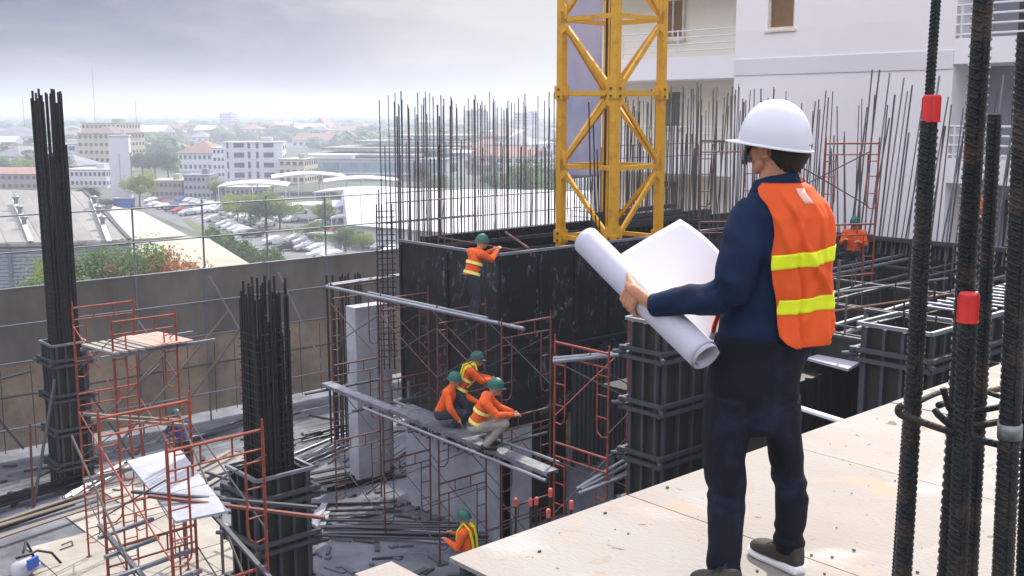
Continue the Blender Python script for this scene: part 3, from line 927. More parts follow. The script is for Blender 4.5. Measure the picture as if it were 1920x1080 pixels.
# ---- right-hand walls of bars and beam forms
rw = empty('rebar_wall', (23.8, 5.0, -1.2), 'long row of tall leaning bars in front of the white building, right of the man', 'rebar wall')
bars(rw, (0.0, 8.4), (0.4, 14.2), 30, -.4, 3.3, .7, r=.013, lean=.35, rows=2, off=.25)
for i in range(54):
    y = 3.0 + i * .112 + rnd() * .08
    l_ = .10 + rnd() * .30
    z1 = 2.5 + rnd() * 1.5
    rod('starter_bar', (0, y, -.4), (.1, y - l_, z1), .015 + .010 * rnd(), 'rebar_far' if rnd() < .6 else 'galv', rw, 5)
for i in range(46):
    y = -1.8 + i * .11 + rnd() * .08
    rod('starter_bar', (rnd() * .5, y, -.4), (.1 + rnd() * .3, y - .25 * rnd(), 2.2 + rnd() * 1.4), .016 + .012 * rnd(), 'rebar', rw, 5)
for k in range(5): rod('tie_rail', (-.1, -1.9, 1.9 + k * .25), (-.1, 3.4, 1.9 + k * .25), .02, 'rebar_far', rw, 5)
beam_piece('rim_angle', (-.05, -4, -.02), (-.05, 14.2, -.02), .12, .10, 'stud', rw)
slab_piece('form_panel', (.12, 5, -2.0), (.1, 19, 3.9), 'formply', rw)
# bars across the middle right (rising from the back wall line)
bw = empty('bar_row', (23.4, 19.2, -1.2), 'screen of bars before the cream and white recess between the mast and the man', 'rebar wall')
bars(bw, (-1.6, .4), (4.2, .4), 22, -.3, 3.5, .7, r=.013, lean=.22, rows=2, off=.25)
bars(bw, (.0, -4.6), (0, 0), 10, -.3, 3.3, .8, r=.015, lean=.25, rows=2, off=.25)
slab_piece('form_panel', (1.0, .3, -1.5), (7.5, .1, 3.0), 'formply', bw)

# right pit: beam cages and panels between the column forms and the bar wall
pit = empty('beam_form_grid', (18, 9, -2.2), 'dark grid of steel beam forms and grey platforms behind the man', 'formwork')
slab_piece('dark_fill_deck', (1.0, -.2, -1.1), (9.5, 9.0, .12), 'stud_dk', pit)  # added near-black deck, puts the shade of the pit into its colour
slab_piece('dark_fill_deck', (-2.6, -3.0, -1.6), (4.0, 5.0, .12), 'stud_dk', pit)
for k, y in enumerate((4.6, 3.1, 1.6, .1, -1.5, -3.2, -4.8)):
    xs0 = (-.3, -2.4, -4.0)[k] if k < 3 else -4.6 + .25 * k
    for dy in (0, .42):
        beam_piece('beam_side', (xs0, y + dy, .35 - .07 * k), (6.0, y + dy, .40), .05, .42, 'formply', pit)
        beam_piece('beam_rim', (xs0, y + dy, .58 - .07 * k), (6.0, y + dy, .63), .07, .05, 'galv' if k % 2 else 'stud', pit)
    for i in range(22):
        x = -4.3 + .25 * k + i * .46
        if x < xs0 + .05: continue
        slab_piece('yoke', (x, y - .045, .36 - .07 * k), (.045, .045, .46), 'stud', pit)
        if i % 2: beam_piece('spreader', (x, y - .05, .60 - .05 * k), (x, y + .47, .60 - .05 * k), .03, .03, 'galv_dk', pit)
for i, x in enumerate((-3.4, -1.0, 1.6, 4.2)):
    ye = 2.0 if i == 0 else 4.4
    for dx in (0, .4): beam_piece('beam_side', (x + dx, -5, .30), (x + dx, ye, .33), .05, .4, 'formply', pit)
    beam_piece('beam_rim', (x, -5, .53), (x, ye, .56), .07, .05, 'stud', pit)
for (x, y, lx, ly, mk) in ((-2.4, .95, 1.7, .85, 'conc'), (-.2, .95, 1.5, .85, 'conc'), (-2.2, -.55, 1.5, .8, 'conc'), (.4, 2.4, 1.6, .7, 'conc_dk'), (-2.0, 2.4, 1.4, .7, 'conc_dk'), (2.9, 1.0, 1.6, .8, 'conc_dk')):
    slab_piece('platform', (x, y, .22), (lx, ly, .04), mk, pit)
for i in range(6): rod('pipe', (-2.0 + i * .2 - (0 if i < 2 else 1.2), 4.2 - i * 1.3, .75), (1.5 + i * .5, 3.4 - i * 1.3, .72), .022, 'redp2' if i % 2 else 'galv', pit, 6)
for i in range(70):
    x, y = -3.5 + rnd() * 9, -4.5 + rnd() * 9
    rod('upright_bar', (x, y, -.9), (x + .06 * rnd(), y, .5 + rnd() * .9), .012 + .008 * rnd(), 'rebar_far' if rnd() < .5 else 'rebar', pit, 5)
lp = empty('platform_sheet', (14.2, 9.2, -2.4), 'grey plywood platform with dark forms under it right of the mans hip', 'platform')
pp = [PZ(1512, 672, -2.0), PZ(1612, 640, -2.0), PZ(1625, 672, -2.0), PZ(1590, 693, -2.0)]
b = MB(); b.prism([(q.x - 14.2, q.y - 9.2) for q in pp], .37, .41); part('sheet', b, M['conc'], lp)
slab_piece('carcass', (.1, .1, -1.9), (2.6, 1.3, 4.2), 'formply', lp)
for i in range(8): slab_piece('stud', (-1.15 + i * .33, -.6, -1.8), (.05, .06, 4.1), 'stud_dk', lp)
# long beam form to the right of column form c4
lf = empty('wall_formwork', (15.0, 6.5, -5.0), 'long dark wall formwork with a bright rim behind the near bars', 'formwork')
slab_piece('form_panel', (1.7, 0, 1.95), (4.6, .06, 3.9), 'formply', lf)
slab_piece('form_panel', (1.7, .8, 1.95), (4.6, .06, 3.9), 'formply', lf)
for y in (-.06, .86): beam_piece('rim_angle', (-.8, y, 3.95), (4.0, y, 3.95), .06, .06, 'galv', lf)
for i in range(14): slab_piece('stud', (-.5 + i * .34, -.07, 1.95), (.05, .07, 3.85), 'stud', lf)
for z in (3.5, 2.4):
    for dz in (-.06, .06): beam_piece('waler', (-.8, -.13, z + dz), (4.0, -.13, z + dz), .06, .06, 'stud', lf)
for i in range(16): rod('spacer_bar', (-.5 + i * .28, -.05, 4.02), (-.45 + i * .28, .85, 4.02), .02, 'galv', lf, 6)
pipe_thing('ledger_pipe', 'white pipe sloping down to the slab edge right of the mans knee', 'pipe', [(PD(1500, 765, 9.0), PD(1585, 792, 8.2))], .022, 'rail_w')

# ---- clutter on the lower deck
def pile(label, p, ang, n, ln, r, mk, spread=.35, boards=False, cat='pipes'):
    t = empty('pipe_pile' if not boards else 'board_pile', (p[0], p[1], DZ), label, cat, rz=ang)
    for i in range(n):
        y = (rnd() - .5) * spread
        l_ = ln * (.7 + .5 * rnd())
        da = (rnd() - .5) * .12
        x0 = -l_ / 2 + (rnd() - .5) * .5
        z = .05 + (i % 3) * r * 2
        if boards: beam_piece('board', (x0, y, z), (x0 + l_, y + l_ * da, z + .01), .14, .03, mk, t)
        else: rod('pipe', (x0, y, z), (x0 + l_, y + l_ * da, z), r, mk, t, 6)
    return t
pl = [('pile of long dark pipes lying by the fence foot right of the second column', (660, 800), 5, 10, 3.6, .03, 'galv_dk', False),
      ('scattered grey pipes on the deck behind the second column', (600, 850), 20, 9, 3.0, .028, 'galv', False),
      ('long parallel pipes on the deck left of the near plywood corner', (690, 1000), -44, 14, 5.0, .028, 'galv_dk', False),
      ('grey boards lying before the foot of the core wall', (640, 960), -40, 8, 2.2, .03, 'conc_dk', True),
      ('bright loose pipes on the shaded deck under the walkway', (770, 1000), -50, 5, 3.4, .022, 'galv', False),
      ('weathered boards stacked at the left edge of the sunlit floor', (70, 985), 12, 5, 3.2, .04, 'plank', True),
      ('dark steel forms lying beyond the sunlit floor at far left', (60, 935), 10, 5, 3.0, .06, 'stud_dk', True),
      ('loose pipes at the foot of the tall left column', (170, 910), 40, 7, 2.2, .03, 'galv', False),
      ('jumbled pipes in the sun between the fence and the second column', (420, 810), 15, 8, 2.8, .028, 'galv_dk', False),
      ('short boards behind the orange scaffold frame', (410, 880), 30, 7, 2.0, .03, 'ply', True),
      ('pipes and offcuts beside the concrete pier', (740, 870), 30, 9, 2.4, .028, 'galv', False),
      ('dark boards beside the second column form', (640, 900), -10, 8, 2.4, .03, 'stud_dk', True),
      ('loose boards on the deck below the red scaffold', (560, 1000), 50, 6, 2.0, .03, 'conc', True)]
for (lab, px_, ang, n, ln, r, mk, bo) in pl:
    p = PZ(px_[0], px_[1], DZ)
    pile(lab, p, R_(ang), n, ln, r, mk, .9 if not bo else 1.2, bo, 'boards' if bo else 'pipes')
    if rnd() < .9: pass
jn = MB()
for i in range(110):
    p = PZ(rnd() * 900, 780 + rnd() * 300, DZ)
    if p.y > 27.6 or p.y < 8 or (5 < p.x < 10.2 and 14.4 < p.y < 24): continue
    l_ = .08 + rnd() * .5
    an = rnd() * 3.14
    jn.box((p.x, p.y, DZ + .02), (l_, .03 + rnd() * .12, .03 + rnd() * .05), an)
o = link('deck_litter', jn.mesh('deck_litter', M['conc_dk']))
tag(o, 'offcuts and rubbish strewn over the lower deck', 'litter', kind='stuff')
jn = MB()
for i in range(150):
    p = PZ(rnd() * 1000, 780 + rnd() * 300, DZ)
    if p.y > 27.6 or p.y < 8 or (5 < p.x < 10.2 and 14.4 < p.y < 24): continue
    l_ = .2 + rnd() * .9
    jn.box((p.x, p.y, DZ + .03), (l_, .04 + rnd() * .05, .04), rnd() * 3.14)
o = link('steel_litter', jn.mesh('steel_litter', M['galv_dk']))
tag(o, 'small steel pieces strewn over the lower deck', 'litter', kind='stuff')
# formwork under the table by the second column: steel table frame
tf = empty('steel_table_frame', (*PZ(455, 900, -5.5).xy, DZ), 'low steel table frame between the orange scaffold and the second column', 'frame', rz=R_(10))
for x in (-1, 1):
    for y in (-.6, .6): rod('leg', (x, y, 0), (x, y, 1.5), .03, 'galv_dk', tf, 6)
for y in (-.6, .6): beam_piece('rail', (-1.3, y, 1.52), (1.3, y, 1.52), .05, .06, 'galv', tf)
for x in (-1, -.3, .3, 1): beam_piece('rail', (x, -.8, 1.58), (x, .8, 1.58), .04, .05, 'galv_dk', tf)
# blue-white bag with straps at bottom left
p = PZ(45, 1050, DZ + .35)
t = empty('tool_bag', (p.x, p.y, DZ + .02), 'blue and white bag with dark straps at the very bottom left corner', 'bag', rz=R_(30))
bm = bmesh.new(); bmesh.ops.create_icosphere(bm, subdivisions=3, radius=.30)
for v in bm.verts:
    v.co.z = max(-.22, v.co.z * .75) + .24
    v.co += v.normal * .06 * noise.noise(v.co * 5)
me = bpy.data.meshes.new('bag_body'); bm.to_mesh(me); bm.free(); me.materials.append(M['w_grey']); me.polygons.foreach_set('use_smooth', [True] * len(me.polygons))
link('bag_body', me, scale=(1, .8, .7), parent=t)
b = MB(); b.tube([(-.3, -.1, .5), (-.1, -.2, .5), (.2, -.15, .46), (.5, -.2, .3), (.62, -.3, .05)], .025, 7); part('strap', b, M['black'], t, smooth=True)
b = MB(); b.tube([(.1, .1, .42), (.4, .3, .5), (.5, .3, .3), (.6, .3, .04)], .025, 7); part('strap', b, M['black'], t, smooth=True)
slab_piece('patch', (-.1, -.3, .35), (.25, .06, .2), 'blue', t)
b = MB(); b.tube([PZ(115, 1022, DZ + .05) , PZ(135, 1014, DZ + .05), PZ(137, 1022, DZ + .05), PZ(112, 1031, DZ + .05)], .012, 6)
o = link('cable_coil', b.mesh('cable_coil', M['black'], True)); tag(o, 'thin dark cable loop lying on the sunlit plywood floor', 'cable')
# pale red capped bars by the slab edge
for i, (x, y, D) in enumerate(((967, 940, 15), (995, 940, 15), (1006, 938, 15.6), (1032, 922, 14.2), (1028, 961, 13.6), (1071, 945, 14.0))):
    p = PD(x, y, D)
    lab = ['leftmost pink-capped bar beyond the slab edge', 'second pink-capped bar from the left beyond the slab edge', 'third pink-capped bar from the left, just behind the second', 'tallest pink-capped bar beyond the slab edge', 'lowest pink-capped bar just above the slab edge', 'rightmost pink-capped bar above the slab edge'][i]
    t = empty('capped_bar', (p.x, p.y, DZ), lab, 'rebar', 'pink-capped bars beyond the slab edge')
    rod('rebar', (0, 0, 0), (0, 0, p.z - DZ), .018, 'rebar', t, 6)
    b = MB(); b.tube([(0, 0, -.07), (0, 0, .03), (0, 0, .05)], [.030, .033, .022], 10); part('cap', b, M['cap2'], t, (0, 0, p.z - DZ))

# ---- near bars with ribs, stirrups and red caps
def ribbed(p, q, r, pitch=.0125, rib=.0022, name='rebar', parent=None, mk='rebar_near'):
    p, q = Vector(p), Vector(q)
    ln = (q - p).length
    b = MB()
    b.tube([(0, 0, 0), (0, 0, ln)], r, 14)
    n = int(ln / pitch)
    ns = 7
    for i in range(n):
        z = (i + .5) * pitch
        for side in (0, 1):
            vs = []
            for j in range(ns + 1):
                th = math.pi * side + .10 + (math.pi - .2) * j / ns
                zz = z + (j / ns - .5) * r * 1.15 * (1 if side == 0 else -1)
                hgt = rib * math.sin(math.pi * j / ns) ** .5
                c, s_ = math.cos(th), math.sin(th)
                vs += [(c * (r - .0004), s_ * (r - .0004), zz - .0032), (c * (r + hgt), s_ * (r + hgt), zz - .0008), (c * (r + hgt), s_ * (r + hgt), zz + .0008), (c * (r - .0004), s_ * (r - .0004), zz + .0032)]
            fs = []
            for j in range(ns):
                for k in range(3): fs.append((j * 4 + k, j * 4 + 4 + k, j * 4 + 5 + k, j * 4 + 1 + k))
            b.add(vs, fs)
    for s_ in (-1, 1): b.box((s_ * r, 0, ln / 2), (.003, .004, ln))
    me = b.mesh(name, M[mk])
    d = (q - p).normalized()
    return link(name, me, p, d.to_track_quat('Z', 'Y').to_euler(), parent=parent)
nb = empty('near_rebar_cage', (*PZ(1790, 1400, 0).xy, 0), 'near dark ribbed column bars tied with stirrups at the right edge', 'rebar')
o0 = nb.location.copy()
def nbar(xb, yb, xt, yt, D, r, zb=None, **k):
    q = PD(xt, yt, D)
    p = PD(xb, yb, D)
    d = (p - q)
    p2 = q + d * ((q.z - 0.0) / (q.z - p.z))       # run down to the slab
    return ribbed(p2 - o0, q - o0, r, parent=nb, **k), p2, q
D1 = 1.95
nbar(1693, 1080, 1742, 226, D1, .0150)
nbar(1742, 190, 1758, -40, 2.35, .0095, pitch=.009, rib=.0015)
nbar(1776, 1080, 1846, -40, 1.98, .0172, pitch=.017, rib=.003)
nbar(1794, 1080, 1814, 602, 1.88, .0160)
nbar(1820, 1080, 1865, 214, 2.15, .0132)
nbar(1880, 1080, 1928, 60, 1.85, .0175)
nbar(1922, 1080, 1962, -20, 1.9, .0150)
def cap(x, y0, y1, D, w_):
    p, q = PD(x, y1, D), PD(x, y0, D)
    r = w_ / 2 / FPX * D / 1.0
    h = (q - p).length
    b = MB()
    b.tube([(0, 0, 0), (0, 0, h * .06), (0, 0, h * .07), (0, 0, h * .95), (0, 0, h)], [r * 1.06, r * 1.06, r, r * .97, r * .9], 20)
    for i in range(5):
        a = 2.2 + i * 1.25
        b.box((math.cos(a) * r, math.sin(a) * r, h * .5), (.0025, .0025, h * .8), a)
    o = part('red_cap', b, M['cap'], nb, loc=p - o0, smooth=False)
    return o
cap(1745, 178, 229, D1, 33)
cap(1814, 549, 604, 1.88, 38)
def loop(pts, D, r=.0058):
    P_ = []
    for (x, y, dd) in pts: P_.append(PD(x, y, D + dd) - o0)
    # smooth
    sm = []
    for i in range(len(P_) - 1):
        for k in range(6):
            t_ = k / 6
            p0 = P_[max(i - 1, 0)]; p1 = P_[i]; p2 = P_[i + 1]; p3 = P_[min(i + 2, len(P_) - 1)]
            sm.append(.5 * ((2 * p1) + (p2 - p0) * t_ + (2 * p0 - 5 * p1 + 4 * p2 - p3) * t_ ** 2 + (3 * p1 - p0 - 3 * p2 + p3) * t_ ** 3))
    sm.append(P_[-1])
    b = MB(); b.tube(sm, r, 10)
    part('stirrup', b, M['rebar_near'], nb, smooth=True)
loop([(1693, 760, -.06), (1685, 766, -.06), (1690, 778, -.06), (1730, 792, -.06), (1790, 812, -.07), (1850, 828, -.08), (1900, 838, -.08), (1930, 828, -.05), (1965, 800, 0), (1965, 760, .2), (1900, 728, .32), (1820, 742, .25), (1760, 760, .1)], 1.95, .0068)
loop([(1753, 768, -.04), (1762, 780, -.05), (1790, 800, -.06), (1830, 798, -.06), (1880, 790, -.06), (1940, 780, -.02), (1990, 750, .1)], 1.97, .0066)
loop([(1768, 728, -.05), (1776, 752, -.05), (1784, 768, -.05), (1820, 772, -.05), (1880, 762, -.06), (1950, 752, 0), (1990, 735, .15)], 1.99, .0062)
loop([(1725, 752, .05), (1765, 735, .12), (1820, 728, .2), (1880, 745, .2), (1950, 765, .15)], 1.99, .0055)
b = MB(); p, q = PD(1893, 822, 1.85), PD(1894, 794, 1.85); b.tube([p - o0, q - o0], .0212, 18); part('silver_tape', b, M['tape'], nb, smooth=True)

# ---- white building
BA = 29.0
wb = empty('white_building', (BA, 14, gz), 'big white building with brown windows and balconies behind the site', 'building')
Z = lambda z: z - gz
def wbox(name, a0, a1, b0, b1, z0, z1, mk):
    b = MB(); b.box(((a0 + a1) / 2 - BA, (b0 + b1) / 2 - 14, (z0 + z1) / 2 - gz), (a1 - a0, b1 - b0, z1 - z0))
    return part(name, b, M[mk], wb)
bR = PA(1782, 212, BA).y            # right end of the main face
bL = PA(1378, 100, BA).y            # left end of the main face
ZT = 8.6
yl = 13.0                            # far-left end
bE = PA(1164, 212, BA + 1.6).y
# main face wall with a true opening for the window
wz0, wz1 = PA(1440, 56, BA).z, PA(1440, -12, BA).z
wbL, wbR = PA(1440, 20, BA).y, PA(1490, 20, BA).y
wbox('wall', BA, BA + .3, bR, bL, gz, wz0, 'wall_w')
wbox('wall', BA, BA + .3, bR, bL, wz1, ZT, 'wall_w')
wbox('wall', BA, BA + .3, wbL, bL, wz0, wz1, 'wall_w')
wbox('wall', BA, BA + .3, bR, wbR, wz0, wz1, 'wall_w')
zb0, zb1 = PA(1560, 136, BA).z, PA(1560, 104, BA).z
wbox('storey_band', BA - .03, BA - .002, bR + .002, bL - .002, zb0, zb1, 'wall_band')
def window(a, b0, b1, z0, z1, mk, n=1, sill=True):
    w_ = MB()
    w_.box((a - BA, (b0 + b1) / 2 - 14, (z0 + z1) / 2 - gz), (.03, b1 - b0 - .1, z1 - z0 - .1))
    win = part('window', w_, M[mk], wb)
    fr = MB()
    for (bb0, bb1, zz0, zz1) in ((b0, b1, z0, z0 + .07), (b0, b1, z1 - .07, z1), (b0, b0 + .07, z0 + .07, z1 - .07), (b1 - .07, b1, z0 + .07, z1 - .07)):
        fr.box((a - .03 - BA, (bb0 + bb1) / 2 - 14, (zz0 + zz1) / 2 - gz), (.08, bb1 - bb0, zz1 - zz0))
    for i in range(1, n): fr.box((a - .032 - BA, b0 + (b1 - b0) * i / n - 14, (z0 + z1) / 2 - gz), (.06, .07, z1 - z0 - .14))
    f = link('frame', fr.mesh('frame', M['alu']), parent=win)
    if sill:
        s_ = MB(); s_.box((a - .10 - BA, (b0 + b1) / 2 - 14, z0 - .05 - gz), (.16, b1 - b0 + .16, .07)); link('sill', s_.mesh('sill', M['alu']), parent=win)
window(BA + .12, wbR, wbL, wz0, wz1, 'win_b', 1)
# side return walls and recessed left part
AL = BA + 1.7
wbox('wall', BA + .3, AL + .3, bL - .3, bL, gz, ZT, 'wall_w')
zf = [PA(1300, 148, BA + .1).z - 3.22 * k for k in range(-2, 7)]
for z in zf:
    if z < gz + 2: continue
    wbox('balcony_slab', BA + .1, AL, bL + .004, bE + 1.5, z, z + .75 if z > -3 else z + .6, 'wall_w')
    for k in range(4): 
        rod('railing', (BA + .15 - BA, bL - 14, z + .95 + k * .22 - gz), (BA + .15 - BA, bE + 1.3 - 14, z + .95 + k * .22 - gz), .022, 'rail_w', wb, 6)
    for yy in (bL + 2.5, bL + 5, bL + 7.5): rod('railing_post', (.15, yy - 14, z + .7 - gz), (.15, yy - 14, z + 1.65 - gz), .03, 'rail_w', wb, 6)
wbox('wall', AL, AL + .3, bL + .002, bE + 1.5, gz, ZT, 'wall_c')
for z in zf[:6]:
    b0_, b1_ = PA(1285, 60, AL).y, PA(1244, 60, AL).y
    window(AL - .04, b0_, b1_, z + .95 + .55, z + .95 + 1.95, 'win_b' if z > 1 else 'win_g', 2)
window(AL - .05, PA(1262, 380, AL).y, PA(1236, 380, AL).y, PA(1250, 395, AL).z, PA(1250, 350, AL).z, 'win_d', 2)
# right recess with deep balconies
AR = BA + 2.2
zr = [PA(1850, 118, BA + .05).z - 3.25 * k for k in range(-1, 7)]
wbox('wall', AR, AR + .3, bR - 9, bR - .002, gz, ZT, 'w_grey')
wbox('wall', BA + .3, AR, bR - .0, bR + .3, gz, ZT, 'wall_w')
for z in zr:
    wbox('balcony_slab', BA - .02, AR - .002, bR - 9, bR - .004, z, z + .68, 'wall_w')
    for k in range(4): rod('railing', (.03, bR - 9 - 14, z + .78 + k * .26 - gz), (.03, bR - 14, z + .78 + k * .26 - gz), .035, 'rail_w', wb, 6)
    for yy in (bR - .15, bR - 2.1, bR - 4.2, bR - 6.3): rod('railing_post', (.03, yy - 14, z + .6 - gz), (.03, yy - 14, z + 1.6 - gz), .04, 'rail_w', wb, 6)
    b = MB(); b.box((AR - .03 - BA, bR - 3.6 - 14, z + 1.9 - gz), (.04, 1.8, 1.2)); part('window', b, M['win_d'], wb)
    b = MB(); b.box((AR - .03 - BA, bR - 1.2 - 14, z + 1.7 - gz), (.04, .9, 2.0)); part('door', b, M['win_d'], wb)
wbox('wall', BA - .02, BA + .25, bR - 9.5, bR - 9, gz, ZT, 'wall_w')
wbox('roof', BA, BA + 14, bR - 9.5, bE + 1.5, ZT, ZT + .3, 'wall_w')
wbox('back_wall', BA + 13.7, BA + 14, bR - 9.5, bE + 1.5, gz, ZT, 'wall_w')
wbox('side_wall', AL + .3, BA + 13.7, bE + 1.2, bE + 1.5, gz, ZT, 'wall_w')
wbox('side_wall', AR + .3, BA + 13.7, bR - 9.5, bR - 9.2, gz, ZT, 'wall_w')
# ================================================================ PEOPLE
def remesh(parts_mb, voxel, name, m, disp=None, smooth_it=2):
    """union of closed pieces -> one continuous skin"""
    me = parts_mb.mesh(name, m)
    o = bpy.data.objects.new('tmp', me)
    COL.objects.link(o)
    r = o.modifiers.new('r', 'REMESH'); r.mode = 'VOXEL'; r.voxel_size = voxel; r.use_smooth_shade = True
    if smooth_it:
        s = o.modifiers.new('s', 'SMOOTH'); s.factor = .5; s.iterations = smooth_it
    dg = bpy.context.evaluated_depsgraph_get()
    me2 = bpy.data.meshes.new_from_object(o.evaluated_get(dg))
    bpy.data.objects.remove(o)
    me2.name = name
    if not me2.materials: me2.materials.append(m)
    if disp:
        n = len(me2.vertices)
        co = np.empty(n * 3); me2.vertices.foreach_get('co', co)
        no = np.empty(n * 3); me2.vertices.foreach_get('normal', no)
        co, no = co.reshape(-1, 3), no.reshape(-1, 3)
        d = np.array([disp(Vector(c)) for c in co])
        co = co + no * d[:, None]
        me2.vertices.foreach_set('co', co.ravel())
    me2.polygons.foreach_set('use_smooth', [True] * len(me2.polygons))
    me2.update()
    return me2
def loft(mb, rings, n=20, power=1.0):
    """rings: (centre, axis_u, axis_v) - closed with end caps"""
    o = len(mb.v)
    for (c, u, v) in rings:
        for j in range(n):
            a = 2 * math.pi * j / n
            ca, sa = math.cos(a), math.sin(a)
            ca = math.copysign(abs(ca) ** power, ca); sa = math.copysign(abs(sa) ** power, sa)
            mb.v.append(tuple(Vector(c) + Vector(u) * ca + Vector(v) * sa))
    k = len(rings)
    for i in range(k - 1):
        for j in range(n):
            a, b = o + i * n + j, o + i * n + (j + 1) % n
            mb.f.append((a, b, b + n, a + n)); mb.mi.append(0)
    mb.f.append(tuple(o + n - 1 - j for j in range(n))); mb.mi.append(0)
    mb.f.append(tuple(o + (k - 1) * n + j for j in range(n))); mb.mi.append(0)
def ball(mb, c, rx, ry=None, rz=None, rot=None, n=14):
    ry = ry or rx; rz = rz or rx
    rot = rot or Matrix.Identity(3)
    rings = []
    for i in range(n + 1):
        a = math.pi * (i + .0) / n
        a = min(max(a, .05), math.pi - .05)
        z, s = math.cos(a), math.sin(a)
        rings.append((Vector(c) + rot @ Vector((0, 0, -z * rz)), rot @ Vector((rx * s, 0, 0)), rot @ Vector((0, ry * s, 0))))
    loft(mb, rings, 18)
def capsule(mb, p, q, r1, r2, n=12):
    p, q = Vector(p), Vector(q)
    d = q - p
    if d.length < 1e-5: return ball(mb, p, r1)
    w_ = d.normalized()
    u = w_.cross(Vector((.17, .3, .9))); u.normalize()
    v = w_.cross(u)
    rings = []
    for a in (.15, .5, .85, 1.2): 
        rings.append((p - w_ * r1 * math.cos(a), u * r1 * math.sin(a), v * r1 * math.sin(a)))
    rings.append((p, u * r1, v * r1)); rings.append((q, u * r2, v * r2))
    for a in (1.2, .85, .5, .15):
        rings.append((q + w_ * r2 * math.cos(a), u * r2 * math.sin(a), v * r2 * math.sin(a)))
    loft(mb, rings, n)
def chain(mb, pts, rs, n=12):
    for i in range(len(pts) - 1): capsule(mb, pts[i], pts[i + 1], rs[i], rs[i + 1], n)
def path_loft(mb, pts, rr, n=18, flat=None):
    """smooth tapered limb through points; rr = (ru, rv) radii"""
    P_ = [Vector(p) for p in pts]
    rings = []
    k = len(P_)
    for i in range(k - 1):
        for s in range(5):
            t = s / 5
            p0, p1, p2, p3 = P_[max(i - 1, 0)], P_[i], P_[i + 1], P_[min(i + 2, k - 1)]
            c = .5 * ((2 * p1) + (p2 - p0) * t + (2 * p0 - 5 * p1 + 4 * p2 - p3) * t * t + (3 * p1 - p0 - 3 * p2 + p3) * t ** 3)
            r = [rr[i][q] * (1 - t) + rr[i + 1][q] * t for q in (0, 1)]
            rings.append([c, r])
    rings.append([P_[-1], list(rr[-1])])
    outr = []
    for i, (c, r) in enumerate(rings):
        d = (rings[min(i + 1, len(rings) - 1)][0] - rings[max(i - 1, 0)][0]).normalized()
        v = d.cross(Vector((1, 0, 0))) if abs(d.x) < .8 else d.cross(Vector((0, 1, 0)))
        v.normalize()
        u = v.cross(d).normalized()
        outr.append((c, u * r[0], v * r[1]))
    loft(mb, outr, n)

# ---------------- the engineer
D0 = 3.97
base = PD(1400, 1080, D0); base.z = 0.0
X0 = (base.x * RV.x + base.y * RV.y)
def LM(x, y, D=D0):
    p = PD(x, y, D)
    return Vector((p.dot(RV) - X0, D - D0, p.z))
PXM = lambda D=D0: D / FPX * 1.005         # metres per pixel at a depth
man = empty('person', base, 'man in white helmet and orange vest holding a large drawing, seen from behind', 'person', rz=-YAW)
TOR = [  # y, x left, x right, depth radius, depth shift
    (344, 1426, 1494, .062, .00), (352, 1415, 1508, .080, .0), (362, 1407, 1524, .098, .0), (378, 1400, 1540, .112, .0), (402, 1396, 1547, .122, -.005), (440, 1396, 1549, .128, -.005),
    (490, 1390, 1547, .128, 0), (530, 1378, 1545, .125, .0), (570, 1360, 1545, .122, .01), (610, 1350, 1544, .120, .01), (650, 1345, 1532, .118, .01), (668, 1345, 1528, .112, .01)]
def tor_at(y):
    T = TOR
    if y <= T[0][0]: r = T[0]
    elif y >= T[-1][0]: r = T[-1]
    else:
        for i in range(len(T) - 1):
            if T[i][0] <= y <= T[i + 1][0]:
                f = (y - T[i][0]) / (T[i + 1][0] - T[i][0])
                r = tuple(T[i][k] * (1 - f) + T[i + 1][k] * f for k in range(5)); break
    c = LM((r[1] + r[2]) / 2, y, D0)
    c.y += r[4]
    return c, (r[2] - r[1]) / 2 * PXM(), r[3]
def fold(sc_, amp, zs=1.0, seed=0.0, dirv=None):
    def f(c):
        q = Vector((c.x * sc_, c.y * sc_, c.z * sc_ * zs + seed))
        if dirv: q = q + Vector(dirv) * (noise.noise(q * .4) * 2)
        a = noise.noise(q)
        b = noise.noise(q * 2.3 + Vector((3.1, 1.7, 9.2)))
        return amp * (1 - 2.2 * abs(a)) + amp * .4 * b
    return f
shirt = MB()
rings = []
y = 346
while y <= 642:
    c, rx, ry = tor_at(y)
    rings.append((c, Vector((rx, 0, 0)), Vector((0, ry, 0))))
    y += 8
loft(shirt, rings, 32, .88)
# left sleeve
path_loft(shirt, [LM(1440, 392, 3.97), LM(1413, 408, 3.96), LM(1400, 445, 3.93), LM(1388, 492, 3.90), LM(1371, 538, 3.89), LM(1335, 556, 3.915), LM(1290, 564, 3.945), LM(1250, 570, 3.98), LM(1222, 572, 4.01)],
          [(.07, .07), (.084, .085), (.086, .086), (.080, .080), (.073, .070), (.066, .062), (.057, .055), (.049, .047), (.042, .040)], 22)
# right sleeve, hidden in front of the chest
path_loft(shirt, [LM(1510, 392, 3.98), LM(1512, 430, 4.04), LM(1500, 500, 4.12), LM(1480, 560, 4.16), LM(1430, 575, 4.22), LM(1395, 590, 4.25)],
          [(.07, .07), (.075, .075), (.07, .07), (.06, .06), (.05, .05), (.038, .038)], 18)
def shirt_disp(c):
    d = fold(9, .004, .8)(c)
    # stronger creases round the elbow
    e = LM(1345, 550, 3.92)
    k = math.exp(-((c - e).length / .16) ** 2)
    d += k * .011 * math.sin(34 * (c.x * .6 + c.z * .9) + 4 * noise.noise(c * 9))
    return d
sm = remesh(shirt, .0065, 'shirt', M['navy'], shirt_disp, 2)
part('shirt', sm, None, man)
